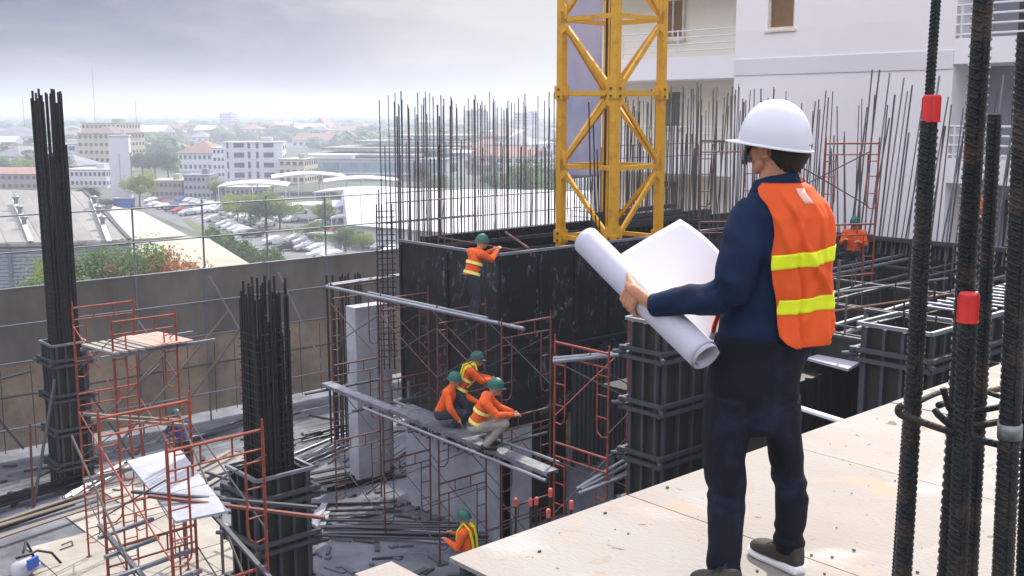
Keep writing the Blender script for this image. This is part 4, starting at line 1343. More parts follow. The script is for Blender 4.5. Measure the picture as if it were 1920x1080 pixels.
# collar
col = MB()
cc = LM(1454, 350, 3.975)
rr = []
for k, (dz, r1, r2) in enumerate(((-.02, .082, .076), (.0, .078, .072), (.028, .072, .068), (.046, .069, .064), (.042, .076, .070), (.014, .088, .080), (-.014, .097, .086))):
    rr.append((dz, r1, r2))
vs = []
n = 30
for (dz, r1, r2) in rr:
    for j in range(n):
        a = 2 * math.pi * j / n
        vs.append(cc + Vector((r1 * math.cos(a), r2 * math.sin(a), dz + .012 * math.cos(a) - .012 * max(0, math.cos(a - 2.5)))))
fs = [(i * n + j, i * n + (j + 1) % n, (i + 1) * n + (j + 1) % n, (i + 1) * n + j) for i in range(len(rr) - 1) for j in range(n)]
col.add(vs, fs)
o = part('collar', col, M['navy'], man, smooth=True)
so = o.modifiers.new('th', 'SOLIDIFY'); so.thickness = .003
# trousers
tr = MB()
rings = []
for (y, xl, xr, dr, ds) in ((628, 1344, 1534, .126, .01), (634, 1342, 1536, .129, .01), (660, 1338, 1518, .124, .01), (690, 1331, 1503, .126, .01), (720, 1325, 1498, .130, .005), (755, 1321, 1496, .122, .005), (790, 1325, 1494, .10, .01), (812, 1340, 1490, .06, .01)):
    c = LM((xl + xr) / 2, y); c.y += ds
    rings.append((c, Vector(((xr - xl) / 2 * PXM(), 0, 0)), Vector((0, dr, 0))))
loft(tr, rings, 30, .85)
FL, FR_ = 3.90, 3.97
path_loft(tr, [LM(1368, 740, 3.965), LM(1360, 820, 3.965), LM(1358, 870, 3.95), LM(1362, 915, 3.93), LM(1361, 960, 3.91), LM(1360, 1010, 3.855), LM(1357, 1058, 3.82), LM(1357, 1096, 3.80)],
          [(.090, .125), (.088, .108), (.078, .098), (.070, .084), (.070, .078), (.066, .074), (.064, .07), (.062, .068)], 22)
path_loft(tr, [LM(1462, 740, 3.965), LM(1470, 820, 4.0), LM(1475, 870, 4.0), LM(1483, 915, 3.99), LM(1484, 950, 3.97), LM(1480, 1000, 3.955), LM(1481, 1032, 3.95)],
          [(.074, .118), (.068, .096), (.063, .084), (.060, .072), (.060, .070), (.054, .066), (.056, .066)], 22)
def tr_disp(c):
    d = fold(8, .0035, .9, 5.0)(c)
    for (yk, xk, s) in ((900, 1362, 1), (905, 1482, 1), (1050, 1358, 1.2), (1010, 1480, 1.0)):
        e = LM(xk, yk)
        k = math.exp(-((c.z - e.z) / .07) ** 2) * (1 if abs(c.x - e.x) < .12 else 0)
        d += k * s * .0045 * math.sin(70 * c.z + 9 * c.x + 5 * noise.noise(c * 7))
    return d
part('trousers', remesh(tr, .007, 'trousers', M['denim'], tr_disp, 2), None, man)
# vest
RID = [((1462, 372), (1528, 545), .010, 5.0), ((1500, 366), (1532, 480), .007, 4.0), ((1482, 470), (1484, 640), -.009, 4.0), ((1440, 400), (1470, 470), .005, 6.0), ((1530, 560), (1520, 640), .010, 6.0), ((1516, 500), (1548, 640), .008, 5.0), ((1455, 520), (1452, 640), .005, 6.0), ((1475, 400), (1492, 470), -.005, 5.0)]
def ridges(x, y):
    d = 0
    for (a, b_, amp, w_) in RID:
        t = (y - a[1]) / (b_[1] - a[1])
        if -.15 < t < 1.15:
            xx = a[0] + (b_[0] - a[0]) * t + 3 * math.sin(y * .05)
            e = min(1, (t + .15) / .25, (1.15 - t) / .25)
            q = (x - xx) / w_
            d += amp * e * math.exp(-q * q) + amp * .3 * e * math.exp(-((q - 2.2) / 1.4) ** 2)
    return d
def vest_pt(th, y, off):
    c, rx, ry = tor_at(y)
    ca, sa = math.cos(th), math.sin(th)
    pw = .88
    ca2 = math.copysign(abs(ca) ** pw, ca); sa2 = math.copysign(abs(sa) ** pw, sa)
    fl = max(0, (y - 560) / 80) ** 1.3
    off = off + .022 * fl * (1 if ca > -.3 else .3)
    drape = .008 * math.sin(th * 9 + y * .012 + 1.5 * noise.noise(Vector((th * 2, y * .01, 2)))) * min(1, max(0, (y - 370) / 60)) + .007 * (1 - 2.4 * abs(noise.noise(Vector((th * 3.2 + y * .006, y * .012, 7))))) * min(1, max(0, (y - 360) / 40))
    drape += -.006 * math.exp(-((th + 1.35) / .05) ** 2) * (1 if y > 480 else 0)
    if sa < 0: off = off + 1.5 * ridges(1400 + (c.x + rx * ca2 - LM(1400, y).x) / PXM(), y)
    dk_ = .02 * (1 - min(1, (y - 346) / 30)) if y < 376 else 0
    x = c.x + (rx + off + drape) * ca2
    d = c.y + (ry + off + drape) * sa2
    return Vector((x, d, c.z + .010 * (1 if y < 360 else 0)))
EDGE = [(346, 1424), (356, 1414), (366, 1416), (380, 1425), (400, 1434), (430, 1436), (470, 1431), (520, 1434), (560, 1441), (600, 1443), (618, 1446), (630, 1455), (640, 1472)]
def edge_th(y):
    E = EDGE
    x = E[-1][1] if y >= E[-1][0] else E[0][1]
    for i in range(len(E) - 1):
        if E[i][0] <= y <= E[i + 1][0]:
            f = (y - E[i][0]) / (E[i + 1][0] - E[i][0]); x = E[i][1] * (1 - f) + E[i + 1][1] * f
    c, rx, ry = tor_at(y)
    cx = (x - 1400) * PXM() - (LM(1400, y).x * 0) + LM(1400, y).x
    k = (cx - c.x) / (rx + .012)
    k = max(-.995, min(.995, k))
    k = math.copysign(abs(k) ** (1 / .88), k)
    return -math.acos(k)
v = MB()
NY, NT = 90, 170
vs = []
for j in range(NY + 1):
    y = 347 + (640 - 347) * j / NY
    tl = edge_th(y)
    t1 = 2.35
    for i in range(NT + 1):
        th = tl + (t1 - tl) * i / NT
        yy = y + (8 * math.sin(max(0, (th + 1.2))) if False else 0) - 10 * max(0, min(1, (th + 1.3) / 1.3)) * max(0, (y - 560) / 80)
        vs.append(vest_pt(th, yy, .013))
v.add(vs, [(j * (NT + 1) + i, j * (NT + 1) + i + 1, (j + 1) * (NT + 1) + i + 1, (j + 1) * (NT + 1) + i) for j in range(NY) for i in range(NT)])
o = part('vest', v, M['orange'], man, smooth=True)
so = o.modifiers.new('th', 'SOLIDIFY'); so.thickness = .0025
v = MB()
vs = []
for j in range(13):
    y = 574 + j * 4.4
    for i in range(4):
        vs.append(LM(1353 - 2.4 * i - .9 * j + 1.5 * math.sin(j * .5) , y, 4.05 - .006 * i))
v.add(vs, [(j * 4 + i, j * 4 + i + 1, (j + 1) * 4 + i + 1, (j + 1) * 4 + i) for j in range(12) for i in range(3)])
o = part('vest_front_edge', v, M['orange'], man, smooth=True); so = o.modifiers.new('th', 'SOLIDIFY'); so.thickness = .004
for (yl_, yr_, h_) in ((484, 463, 27), (569, 551, 27)):
    v = MB(); vs = []
    for j in range(7):
        for i in range(NT + 1):
            f = i / NT
            y0_ = yl_
            th = edge_th(y0_) + (2.35 - edge_th(y0_)) * f
            thr = (th + 2.0) / 2.0
            y = yl_ + (yr_ - yl_) * max(0, min(1, thr)) + (j / 6 - .5) * h_
            th = max(th, edge_th(y))
            vs.append(vest_pt(th, y, .0168))
    v.add(vs, [(j * (NT + 1) + i, j * (NT + 1) + i + 1, (j + 1) * (NT + 1) + i + 1, (j + 1) * (NT + 1) + i) for j in range(6) for i in range(NT)])
    o = part('reflective_band', v, M['lime'], man, smooth=True)
    so = o.modifiers.new('th', 'SOLIDIFY'); so.thickness = .002
# pale shoulder patch
v = MB(); vs = []
for j in range(5):
    for i in range(4):
        x = 1478 + j * 3.2 + i * 5.2
        y = 355 + j * 5.5
        c, rx, ry = tor_at(y)
        k = max(-.99, min(.99, (LM(x, y).x - c.x) / (rx + .014)))
        vs.append(vest_pt(-math.acos(math.copysign(abs(k) ** (1 / .88), k)), y, .0168))
v.add(vs, [(j * 4 + i, j * 4 + i + 1, (j + 1) * 4 + i + 1, (j + 1) * 4 + i) for j in range(4) for i in range(3)])
o = part('shoulder_patch', v, mat('pale_pink_patch', (.75, .40, .32), .6, var=.05), man, smooth=True)
so = o.modifiers.new('th', 'SOLIDIFY'); so.thickness = .002

# head, neck, hands: one continuous body under the clothes
HF = Vector((-.72, .69, .08)).normalized()          # where the face points
HU = (Vector((0, 0, 1)) - HF * HF.z).normalized()
HS = HF.cross(HU).normalized()                      # his right
if HS.dot(Vector((0, 1, 0))) < 0: pass
HR = Matrix((HF, HS, HU)).transposed()
HC = LM(1457, 272, 3.99)
def hp(f, s, u): return HC + HF * f + HS * s + HU * u
body = MB()
ball(body, hp(-.005, 0, .02), .098, .076, .105, HR)
ball(body, hp(.030, 0, -.045), .062, .058, .075, HR)
ball(body, hp(.052, 0, -.085), .034, .036, .030, HR)      # chin
capsule(body, hp(.088, 0, -.010), hp(.108, 0, -.038), .011, .014)   # nose
capsule(body, hp(.086, -.018, -.066), hp(.086, .018, -.066), .009, .009)   # lips
for s in (-1, 1):
    ball(body, hp(.058, s * .042, -.03), .028, .024, .030, HR)          # cheek
    capsule(body, hp(.03, s * .05, -.07), hp(.062, s * .02, -.095), .022, .02)   # jaw line
for s in (-1, 1):                                        # ears
    e = MB()
    for k in range(9):
        a = -2.2 + k * .55
        p0_ = hp(-.004 + .018 * math.cos(a), s * .080, -.012 + .030 * math.sin(a))
        a2 = a + .55
        p1_ = hp(-.004 + .018 * math.cos(a2), s * .080, -.012 + .030 * math.sin(a2))
        capsule(body, p0_, p1_, .0055, .0055, 8)
    ball(body, hp(.002, s * .075, -.014), .014, .008, .024, HR)
chain(body, [hp(-.03, 0, -.06), LM(1452, 345, 3.985), LM(1456, 375, 3.97)], [.062, .060, .075], 18)
# trunk and limbs inside the clothes keep the body whole
chain(body, [LM(1456, 375), LM(1465, 450), LM(1450, 560), LM(1430, 690)], [.085, .10, .09, .10], 14)
chain(body, [LM(1456, 385), LM(1415, 405, 3.96), LM(1372, 540, 3.90), LM(1300, 565, 3.94), LM(1224, 573, 4.02)], [.05, .055, .045, .036, .027], 12)
chain(body, [LM(1456, 385), LM(1512, 400, 3.98), LM(1480, 560, 4.16), LM(1395, 590, 4.25)], [.05, .05, .04, .028], 12)
chain(body, [LM(1400, 690), LM(1362, 790, 3.965), LM(1360, 915, 3.93), LM(1357, 1100, 3.80)], [.07, .055, .042, .034], 12)
chain(body, [LM(1450, 690), LM(1468, 790, 3.99), LM(1483, 915, 3.99), LM(1481, 1045, 3.95)], [.07, .05, .04, .036], 12)
# ---- roll geometry shared with the hand
RA, RB = LM(1101, 452, 4.42), LM(1322, 668, 3.86)
AX = (RB - RA).normalized()
RR = .0635
CH = RA.lerp(RB, .505)
n1 = (Vector((0, -1, 0)) - AX * AX.dot(Vector((0, -1, 0)))).normalized()   # towards the camera
n2 = AX.cross(n1)
if n2.x > 0: n2 = -n2
def rp(th, s, R): return CH + AX * s + (n1 * math.cos(th) + n2 * math.sin(th)) * R
ctr = RR + .013
wr = LM(1226, 573, 4.02)
palm = [rp(.25, -.028, ctr + .006), rp(.25, .028, ctr + .008)]
for s in (-.030, -.010, .012, .032):
    capsule(body, rp(-.05 + .1, s * .8 + .006, ctr + .010), rp(.95, s, ctr + .002), .0165, .0125, 10)
capsule(body, wr, rp(.05, .004, ctr + .012), .026, .024, 12)
capsule(body, rp(.1, -.02, ctr + .008), rp(.1, .026, ctr + .01), .020, .019, 12)
for i, (s, l_) in enumerate(((-.034, 1.9), (-.0115, 2.15), (.0115, 2.05), (.033, 1.7))):
    r = (.0098, .0102, .0098, .0088)[i]
    th = .9
    pts = []
    for k in range(7):
        a = th + (l_) * k / 6
        pts.append(rp(a, s + .003 * math.sin(k), RR + r + (.004 if k in (0, 2, 4) else .0)))
    chain(body, pts, [r * (1.12 if k in (0, 2) else 1.0) * (1 - .035 * k) for k in range(7)], 10)
chain(body, [rp(-.05, -.012, ctr + .008), rp(-.12, -.036, RR + .019), rp(-.22, -.058, RR + .014), rp(-.34, -.074, RR + .011)], [.019, .0145, .0125, .0095], 10)
bmh = remesh(body, .0042, 'body', M['skin'], lambda c: .0006 * noise.noise(c * 70), 1)
part('body', bmh, None, man)
cu = MB(); c0_ = LM(1224, 572.5, 4.012); c1_ = LM(1240, 571, 3.99)
cu.tube([c0_, c0_.lerp(c1_, .3), c1_], [.0435, .0455, .0465], 20)
part('cuff', cu, M['navy'], man, smooth=True)
# right hand, hidden behind the chest, still closes on the sheet
# hair under the rear of the helmet
hm = MB()
vs = []; nj, ni = 16, 30
keep = []
for j in range(nj + 1):
    ph = -1.15 + 1.18 * j / nj
    for i in range(ni + 1):
        a = math.pi * (.57 + .86 * i / ni)               # round the back, ear to ear
        f, s = math.cos(a), math.sin(a)
        low = -.22 - .85 * max(0, -f) ** 1.1 + .05 * noise.noise(Vector((s * 9, f * 9, 1)))
        phh = max(ph, low)
        r = 1.15 + .05 * noise.noise(Vector((f * 9, s * 9, ph * 12)))
        vs.append(hp(-.008 + .100 * r * f * math.cos(phh) * .98, .078 * r * s * math.cos(phh), .012 + .108 * r * math.sin(phh)))
hm.add(vs, [(j * (ni + 1) + i, j * (ni + 1) + i + 1, (j + 1) * (ni + 1) + i + 1, (j + 1) * (ni + 1) + i) for j in range(nj) for i in range(ni)])
o = part('hair', hm, M['hair'], man, smooth=True)
so = o.modifiers.new('th', 'SOLIDIFY'); so.thickness = .012
# dark curved plate across the front of the face, with thin side arms
gl = MB(); vs = []
for j in range(7):
    for i in range(15):
        a = -1.25 + 2.5 * i / 14
        u = .035 - .115 * j / 6
        k = .005 * math.sin(j / 6 * 3.1)
        vs.append(hp((.100 + k) * math.cos(a * .82) + .024, (.078 + k) * math.sin(a), u))
gl.add(vs, [(j * 15 + i, j * 15 + i + 1, (j + 1) * 15 + i + 1, (j + 1) * 15 + i) for j in range(6) for i in range(14)])
o = part('dark_face_plate', gl, M['lens'], man, smooth=True); so = o.modifiers.new('th', 'SOLIDIFY'); so.thickness = .004
gt = MB()
for s in (-1, 1): gt.tube([hp(.05, s * .081, .012), hp(0, s * .084, .016), hp(-.02, s * .083, .004)], .0025, 6)
part('face_plate_arm', gt, M['black'], man)

def helmet(parent, c, R3, k, m, detail=True, loc=(0, 0, 0)):
    """R3 columns: forward, side, up; k = scale 1 for an adult helmet; c = middle of the rim"""
    def H(f, s, u): return Vector(c) + R3 @ (Vector((f, s, u)) * k)
    b = MB(); n = 40 if detail else 16; m_ = 14 if detail else 6
    vs = []
    def rim(a):
        ca, sa = math.cos(a), math.sin(a)
        return ca * .136, sa * .112, -.004 - .004 * max(0, -ca) + .004 * ca
    for j in range(m_ + 1):
        t = j / m_ * math.pi / 2
        for i in range(n):
            a = 2 * math.pi * i / n
            f, s, u = rim(a)
            q = math.cos(t) ** .82
            z = math.sin(t) * .150
            ridge = .006 * math.exp(-(s * q / .016) ** 2) * min(1, z / .05)
            vs.append(H(f * q, s * q, u * math.cos(t) + z + ridge))
    fs = [(j * n + i, j * n + (i + 1) % n, (j + 1) * n + (i + 1) % n, (j + 1) * n + i) for j in range(m_) for i in range(n)]
    # rim flange and peak
    o_ = len(vs)
    for ring_ in range(4):
        for i in range(n):
            a = 2 * math.pi * i / n
            f, s, u = rim(a)
            ca = math.cos(a)
            pk = max(0, ca) ** 4
            e = (.009 + .042 * pk)
            sc_ = (1 + e / .13) if ring_ in (1, 2) else 1.0
            if ring_ in (0, 3): sc_ = 1.0 if ring_ == 0 else .965
            vs.append(H(f * sc_, s * sc_, u - (.0 if ring_ == 0 else .004 if ring_ == 1 else .009) - .004 * pk * (ring_ in (1, 2))))
    for r_ in range(3):
        for i in range(n):
            a_, b2 = o_ + r_ * n + i, o_ + r_ * n + (i + 1) % n
            fs.append((a_, a_ + n, b2 + n, b2))
    b.add(vs, fs)
    o = part('helmet', b, m, parent, smooth=True)
    return o
HPm = Vector((-.80, .59, .09)).normalized()
HUm = (Vector((0, 0, 1)) - HPm * HPm.z).normalized()
HSm = HUm.cross(HPm)
R3 = Matrix((HPm, HSm, HUm)).transposed()
helmet(man, LM(1453, 268, 3.985), R3, 1.02, M['hat_w'])
sp_ = MB()
for s in (-1, 1): sp_.tube([hp(.02, s * .083, .03), hp(-.06, s * .07, -.03), hp(-.10, s * .03, -.045)], .006, 6)
sp_.tube([hp(-.10, -.03, -.045), hp(-.106, 0, -.047), hp(-.10, .03, -.045)], .010, 8)
part('helmet_strap', sp_, M['black'], man)
# shoes
def shoe(heel, toe, lift=0.0):
    heel, toe = Vector(heel), Vector(toe)
    d = (toe - heel); ln = d.length; d.normalize()
    sd = Vector((-d.y, d.x, 0)).normalized()
    up = d.cross(sd); up = up if up.z > 0 else -up
    prof = [(0, .020, .060), (.03, .030, .098), (.10, .035, .105), (.22, .036, .100), (.38, .037, .088), (.55, .041, .070), (.72, .047, .058), (.86, .046, .052), (.95, .036, .044), (1.0, .018, .034)]
    b = MB(); rings = []
    for (t, w_, h_) in prof:
        c = heel + d * (t * ln) + up * (.022 + h_ / 2 - .004)
        rings.append((c, sd * w_, up * (h_ / 2)))
    loft(b, rings, 18, .8)
    o1 = remesh(b, .006, 'shoe', M['shoe'], None, 2)
    so = part('shoe', o1, None, man)
    b = MB(); rings = []
    for (t, w_, h_) in prof:
        th_ = .026 + (.010 if t < .3 else 0)
        c = heel + d * ((t * 1.03 - .012) * ln) + up * (th_ / 2 + .008 * max(0, (t - .7) / .3) ** 2)
        rings.append((c, sd * (w_ + .005), up * (th_ / 2)))
    loft(b, rings, 18, .5)
    link('sole', b.mesh('sole', M['sole'], True), parent=so)
    b = MB()
    for k in range(4):
        c = heel + d * (ln * (.40 + .09 * k)) + up * (.112 - .012 * k - .008)
        b.tube([c - sd * .03, c + up * .006, c + sd * .03], .003, 6)
    k0 = heel + d * (ln * .36) + up * .108
    b.tube([k0, k0 + sd * .02 + up * .014, k0 + sd * .03 - up * .002, k0 + sd * .004 + up * .002, k0 - sd * .02 + up * .014, k0 - sd * .03, k0], .0028, 6)
    link('laces', b.mesh('laces', M['black']), parent=so)
def gl_(x, y):
    p = PZ(x, y, 0)
    return Vector((p.dot(RV) - X0, p.dot(FV) - D0, 0))
shoe(gl_(1500, 1078), gl_(1413, 1034))
shoe(gl_(1386, 1132), gl_(1298, 1097))

# ---- the drawing: roll and open sheet as one paper
dr = empty('drawing', base + Vector((0, 0, 0)), 'large white paper drawing, half rolled, held out in the mans left hand', 'drawing', rz=-YAW)
pm = MB(); vs = []
nl, ns = 26, 74
for i in range(nl + 1):
    u = i / nl
    axp = RA.lerp(RB, u)
    for j in range(ns + 1):
        # spiral
        a = 4.6 * math.pi * j / ns
        r = RR * (.80 + .20 * j / ns) + .0015 * math.sin(u * 5 + a)
        k = 1.0
        e = axp + AX * (.010 * math.sin(a * .5)) 
        vs.append(e + (n1 * math.cos(a + 2.1) + n2 * math.sin(a + 2.1)) * r)
pm.add(vs, [(i * (ns + 1) + j, i * (ns + 1) + j + 1, (i + 1) * (ns + 1) + j + 1, (i + 1) * (ns + 1) + j) for i in range(nl) for j in range(ns)])
vs = []
TL, TR, BL, BR = LM(1150, 486, 4.33), LM(1275, 411, 4.50), LM(1308, 636, 3.93), LM(1395, 665, 4.20)
ml, mw = 24, 24
for i in range(ml + 1):
    u = i / ml
    lo_ = TL.lerp(BL, u)
    # point on the roll's upper edge
    hi_ = TR.lerp(BR, u)
    # upper edge runs out behind the arm
    mid = LM(1345 + 60 * 0, 458, 4.36)
    hi_ = (1 - u) ** 2 * TR + 2 * u * (1 - u) * LM(1425, 500, 4.30) + u * u * BR
    for j in range(mw + 1):
        v_ = j / mw
        p = lo_.lerp(hi_, v_)
        # dip of the curl near the roll and along the end
        p = p + n2 * (.030 * math.sin(math.pi * v_) * (1 - u) - .02 * math.sin(math.pi * v_) * u) + n1 * (.02 * math.sin(math.pi * v_))
        vs.append(p)
pm.add(vs, [(i * (mw + 1) + j, i * (mw + 1) + j + 1, (i + 1) * (mw + 1) + j + 1, (i + 1) * (mw + 1) + j) for i in range(ml) for j in range(mw)])
o = link('paper', pm.mesh('paper', M['paper'], True), parent=dr)
so = o.modifiers.new('th', 'SOLIDIFY'); so.thickness = .0012

# ---------------- the other workers
POSE = {
 'stand': dict(pel=(0, 0, .92), ch=(.03, 0, 1.32), nk=(.04, 0, 1.47), hd=(.07, 0, 1.60), sh=.19, el=((.10, .26, 1.15), (.10, -.26, 1.15)), ha=((.34, .16, 1.22), (.34, -.14, 1.25)), kn=((.05, .12, .48), (-.02, -.13, .48)), ft=((0, .13, .06), (-.10, -.15, .06))),
 'reach': dict(pel=(-.06, 0, .86), ch=(.06, 0, 1.24), nk=(.12, 0, 1.38), hd=(.19, 0, 1.49), sh=.19, el=((.28, .22, 1.18), (.28, -.20, 1.20)), ha=((.48, .10, 1.33), (.48, -.08, 1.35)), kn=((.10, .10, .44), (.02, -.12, .44)), ft=((-.02, .10, .05), (-.05, -.12, .05))),
 'lean': dict(pel=(-.08, 0, .78), ch=(.12, 0, 1.12), nk=(.20, 0, 1.25), hd=(.27, 0, 1.36), sh=.19, el=((.32, .24, 1.00), (.32, -.22, 1.02)), ha=((.56, .12, .98), (.56, -.12, 1.0)), kn=((.14, .12, .42), (.06, -.14, .40)), ft=((-.04, .14, .05), (-.10, -.16, .05))),
 'squat': dict(pel=(-.20, 0, .34), ch=(-.04, 0, .72), nk=(.04, 0, .86), hd=(.12, 0, .97), sh=.19, el=((.16, .24, .60), (.16, -.24, .60)), ha=((.40, .12, .55), (.40, -.10, .57)), kn=((.28, .17, .46), (.28, -.17, .44)), ft=((.00, .15, .05), (-.02, -.15, .05))),
 'sitreach': dict(pel=(-.16, 0, .36), ch=(.0, 0, .74), nk=(.06, 0, .88), hd=(.10, 0, 1.00), sh=.19, el=((.26, .22, .66), (.10, -.30, .55)), ha=((.52, .16, .56), (.22, -.22, .34)), kn=((.26, .16, .46), (.30, -.10, .42)), ft=((.04, .15, .05), (.04, -.13, .05))),
}
def worker(label, loc, face, pose, top='orange_w', legs='dkcloth', hat='hat_g', bands=True, scale=1.0, vstripe=False, group='workers in green helmets'):
    P_ = POSE[pose]
    t = empty('person', loc, label, 'person', group if hat else None, rz=face)
    t.scale = (scale,) * 3
    V = Vector
    pel, ch, nk, hd = V(P_['pel']), V(P_['ch']), V(P_['nk']), V(P_['hd'])
    s = P_['sh']
    sh = (ch + V((0, s, .07)), ch + V((0, -s, .07)))
    hips = (pel + V((0, .09, 0)), pel + V((0, -.09, 0)))
    b = MB()
    ball(b, hd, .10, .078, .115); capsule(b, hd + V((.07, 0, -.02)), hd + V((.10, 0, -.03)), .012, .014)
    ball(b, hd + V((.04, 0, -.06)), .055, .05, .05)
    for q in (-1, 1): ball(b, hd + V((0, q * .08, -.01)), .02, .012, .03)
    chain(b, [hd + V((-.01, 0, -.05)), nk, ch, pel], [.058, .055, .10, .10])
    for k in (0, 1):
        el, ha = V(P_['el'][k]), V(P_['ha'][k])
        chain(b, [sh[k], el, ha], [.05, .038, .028])
        d = (ha - el).normalized()
        sd = d.cross(V((0, 0, 1))).normalized()
        ball(b, ha + d * .05, .035, .03, .045)
        for f in range(4): chain(b, [ha + d * .07 + sd * (.024 - .016 * f), ha + d * .115 + sd * (.026 - .017 * f) , ha + d * .14 + sd * (.022 - .015 * f) - V((0, 0, .03))], [.012, .011, .009], 8)
        chain(b, [ha + d * .03 + sd * .03, ha + d * .06 + sd * .055, ha + d * .09 + sd * .055 - V((0, 0, .01))], [.014, .012, .010], 8)
        chain(b, [hips[k], V(P_['kn'][k]), V(P_['ft'][k])], [.07, .05, .04])
    part('body', remesh(b, .012, 'body', M['skin'], None, 1), None, t)
    b = MB()
    chain(b, [nk + V((-.01, 0, -.03)), ch, (ch + pel) / 2, pel + V((0, 0, .02))], [.075, .125, .125, .13], 16)
    for q in (-1, 1): chain(b, [ch + V((0, q * .07, .03)), pel + V((0, q * .05, .04))], [.10, .105], 12)
    capsule(b, sh[0], sh[1], .085, .085)
    for k in (0, 1):
        el, ha = V(P_['el'][k]), V(P_['ha'][k])
        chain(b, [sh[k], el, el.lerp(ha, .92)], [.078, .060, .042])
    part('jacket', remesh(b, .013, 'jacket', M[top], fold(12, .007), 1), None, t)
    b = MB()
    ball(b, pel, .135, .16, .12)
    for k in (0, 1):
        kn, ft = V(P_['kn'][k]), V(P_['ft'][k])
        chain(b, [hips[k], kn, ft + V((0, 0, .05))], [.105, .075, .055])
    part('trousers', remesh(b, .014, 'trousers', M[legs], fold(10, .006), 1), None, t)
    for k in (0, 1):
        b = MB(); ft = V(P_['ft'][k])
        chain(b, [ft + V((-.05, 0, -.01)), ft + V((.15, 0, -.02))], [.045, .036])
        part('boot', b, M['black'], t, smooth=True)
    b = MB(); ball(b, pel + V((0, 0, .05)), .155, .178, .035); part('tool_belt', b, M['black'], t, smooth=True)
    b = MB(); b.box((pel.x - .05, .19, pel.z - .02), (.12, .06, .16)); part('tool_pouch', b, M['shoe'], t)
    # bands
    if bands:
        ax = (ch - pel).normalized()
        for f, r in ((.22, .150), (.70, .152)):
            c = pel.lerp(ch, f)
            b = MB(); n = 20
            u = ax.cross(V((0, 1, 0))).normalized(); w_ = V((0, 1, 0))
            vs = []
            for k in range(2):
                for i in range(n):
                    a = 2 * math.pi * i / n
                    vs.append(c + ax * ((k - .5) * .055) + u * math.cos(a) * r + w_ * math.sin(a) * (r + .042))
            b.add(vs, [(i, (i + 1) % n, n + (i + 1) % n, n + i) for i in range(n)])
            o = part('reflective_band', b, M['hivis'], t, smooth=True)
    if vstripe:
        for q in (-1, 1):
            b = MB()
            pts = [nk + V((.02, q * .07, .075)), ch + V((-.10, q * .10, .12)), ch + V((-.15, q * .10, -.05)), pel + V((-.15, q * .09, .1))]
            for i in range(3): b.beam(pts[i], pts[i + 1], .055, .02, up=(1, 0, .5))
            part('reflective_band', b, M['lime'], t)
            b = MB()
            pts = [nk + V((.02, q * .07, .075)), ch + V((.13, q * .10, .08)), ch + V((.15, q * .10, -.05)), pel + V((.15, q * .09, .1))]
            for i in range(3): b.beam(pts[i], pts[i + 1], .055, .02, up=(-1, 0, .5))
            part('reflective_band', b, M['lime'], t)
    if hat:
        R = Matrix(((.98, 0, -.15), (0, 1, 0), (.15, 0, .98))).transposed()
        R = Matrix(((.985, 0, .17), (0, 1, 0), (-.17, 0, .985)))
        helmet(t, hd + V((0, 0, .035)), R, 1.0, M[hat], False)
    else:
        b = MB(); ball(b, hd + V((-.01, 0, .03)), .108, .085, .10)
        part('hair', b, M['hair'], t, smooth=True)
    return t
p = PD(888, 606, 19.9)
worker('topmost worker leaning on the rim of the black core wall in orange jacket', (p.x, p.y, zt - .22), R_(-10), 'reach', bands=True)
p = PD(880, 790, 19.0)
worker('worker in orange vest with yellow bands leaning over between two crouching workers', (PD(868, 790, 19.4).x, PD(868, 790, 19.4).y, -4.16), R_(-30), 'lean', bands=True, vstripe=True)
worker('worker crouching leftmost on the walkway, reaching right', (PD(843, 775, 19.2).x, PD(843, 775, 19.2).y, -4.12), R_(-55), 'sitreach', bands=False)
worker('worker squatting rightmost on the walkway in light grey trousers', (PD(915, 800, 17.9).x, PD(915, 800, 17.9).y, -3.98), R_(-45), 'squat', legs='khaki', scale=1.08)
p = PD(878, 1040, 18.1)
worker('worker with two bright yellow straps standing below, half hidden by the slab edge', (p.x, p.y, DZ + .01), R_(118), 'stand', bands=False, vstripe=True)
p = PD(1601, 470, 24.5)
worker('worker in green helmet at the foot of the bars, right of the mans shoulder', (p.x, p.y, PD(1600, 405, 24.5).z - 1.78), R_(200), 'stand', bands=False)
p = PD(1836, 350, 22.5)
worker('worker in green helmet glimpsed between the near bars at far right', (p.x, p.y, p.z - 1.66), R_(200), 'stand', bands=False)
p = PD(1498, 322, 27)
worker('worker in red high on the bars just behind the mans neck', (p.x, p.y, p.z - 1.62), R_(160), 'stand', bands=True, top='orange_w', hat=None)
p = PZ(345, 885, DZ)
worker('worker in green helmet and blue shirt by the foot of the fence', (p.x, p.y, DZ + .01), R_(90), 'lean', top='bluecl', bands=False)
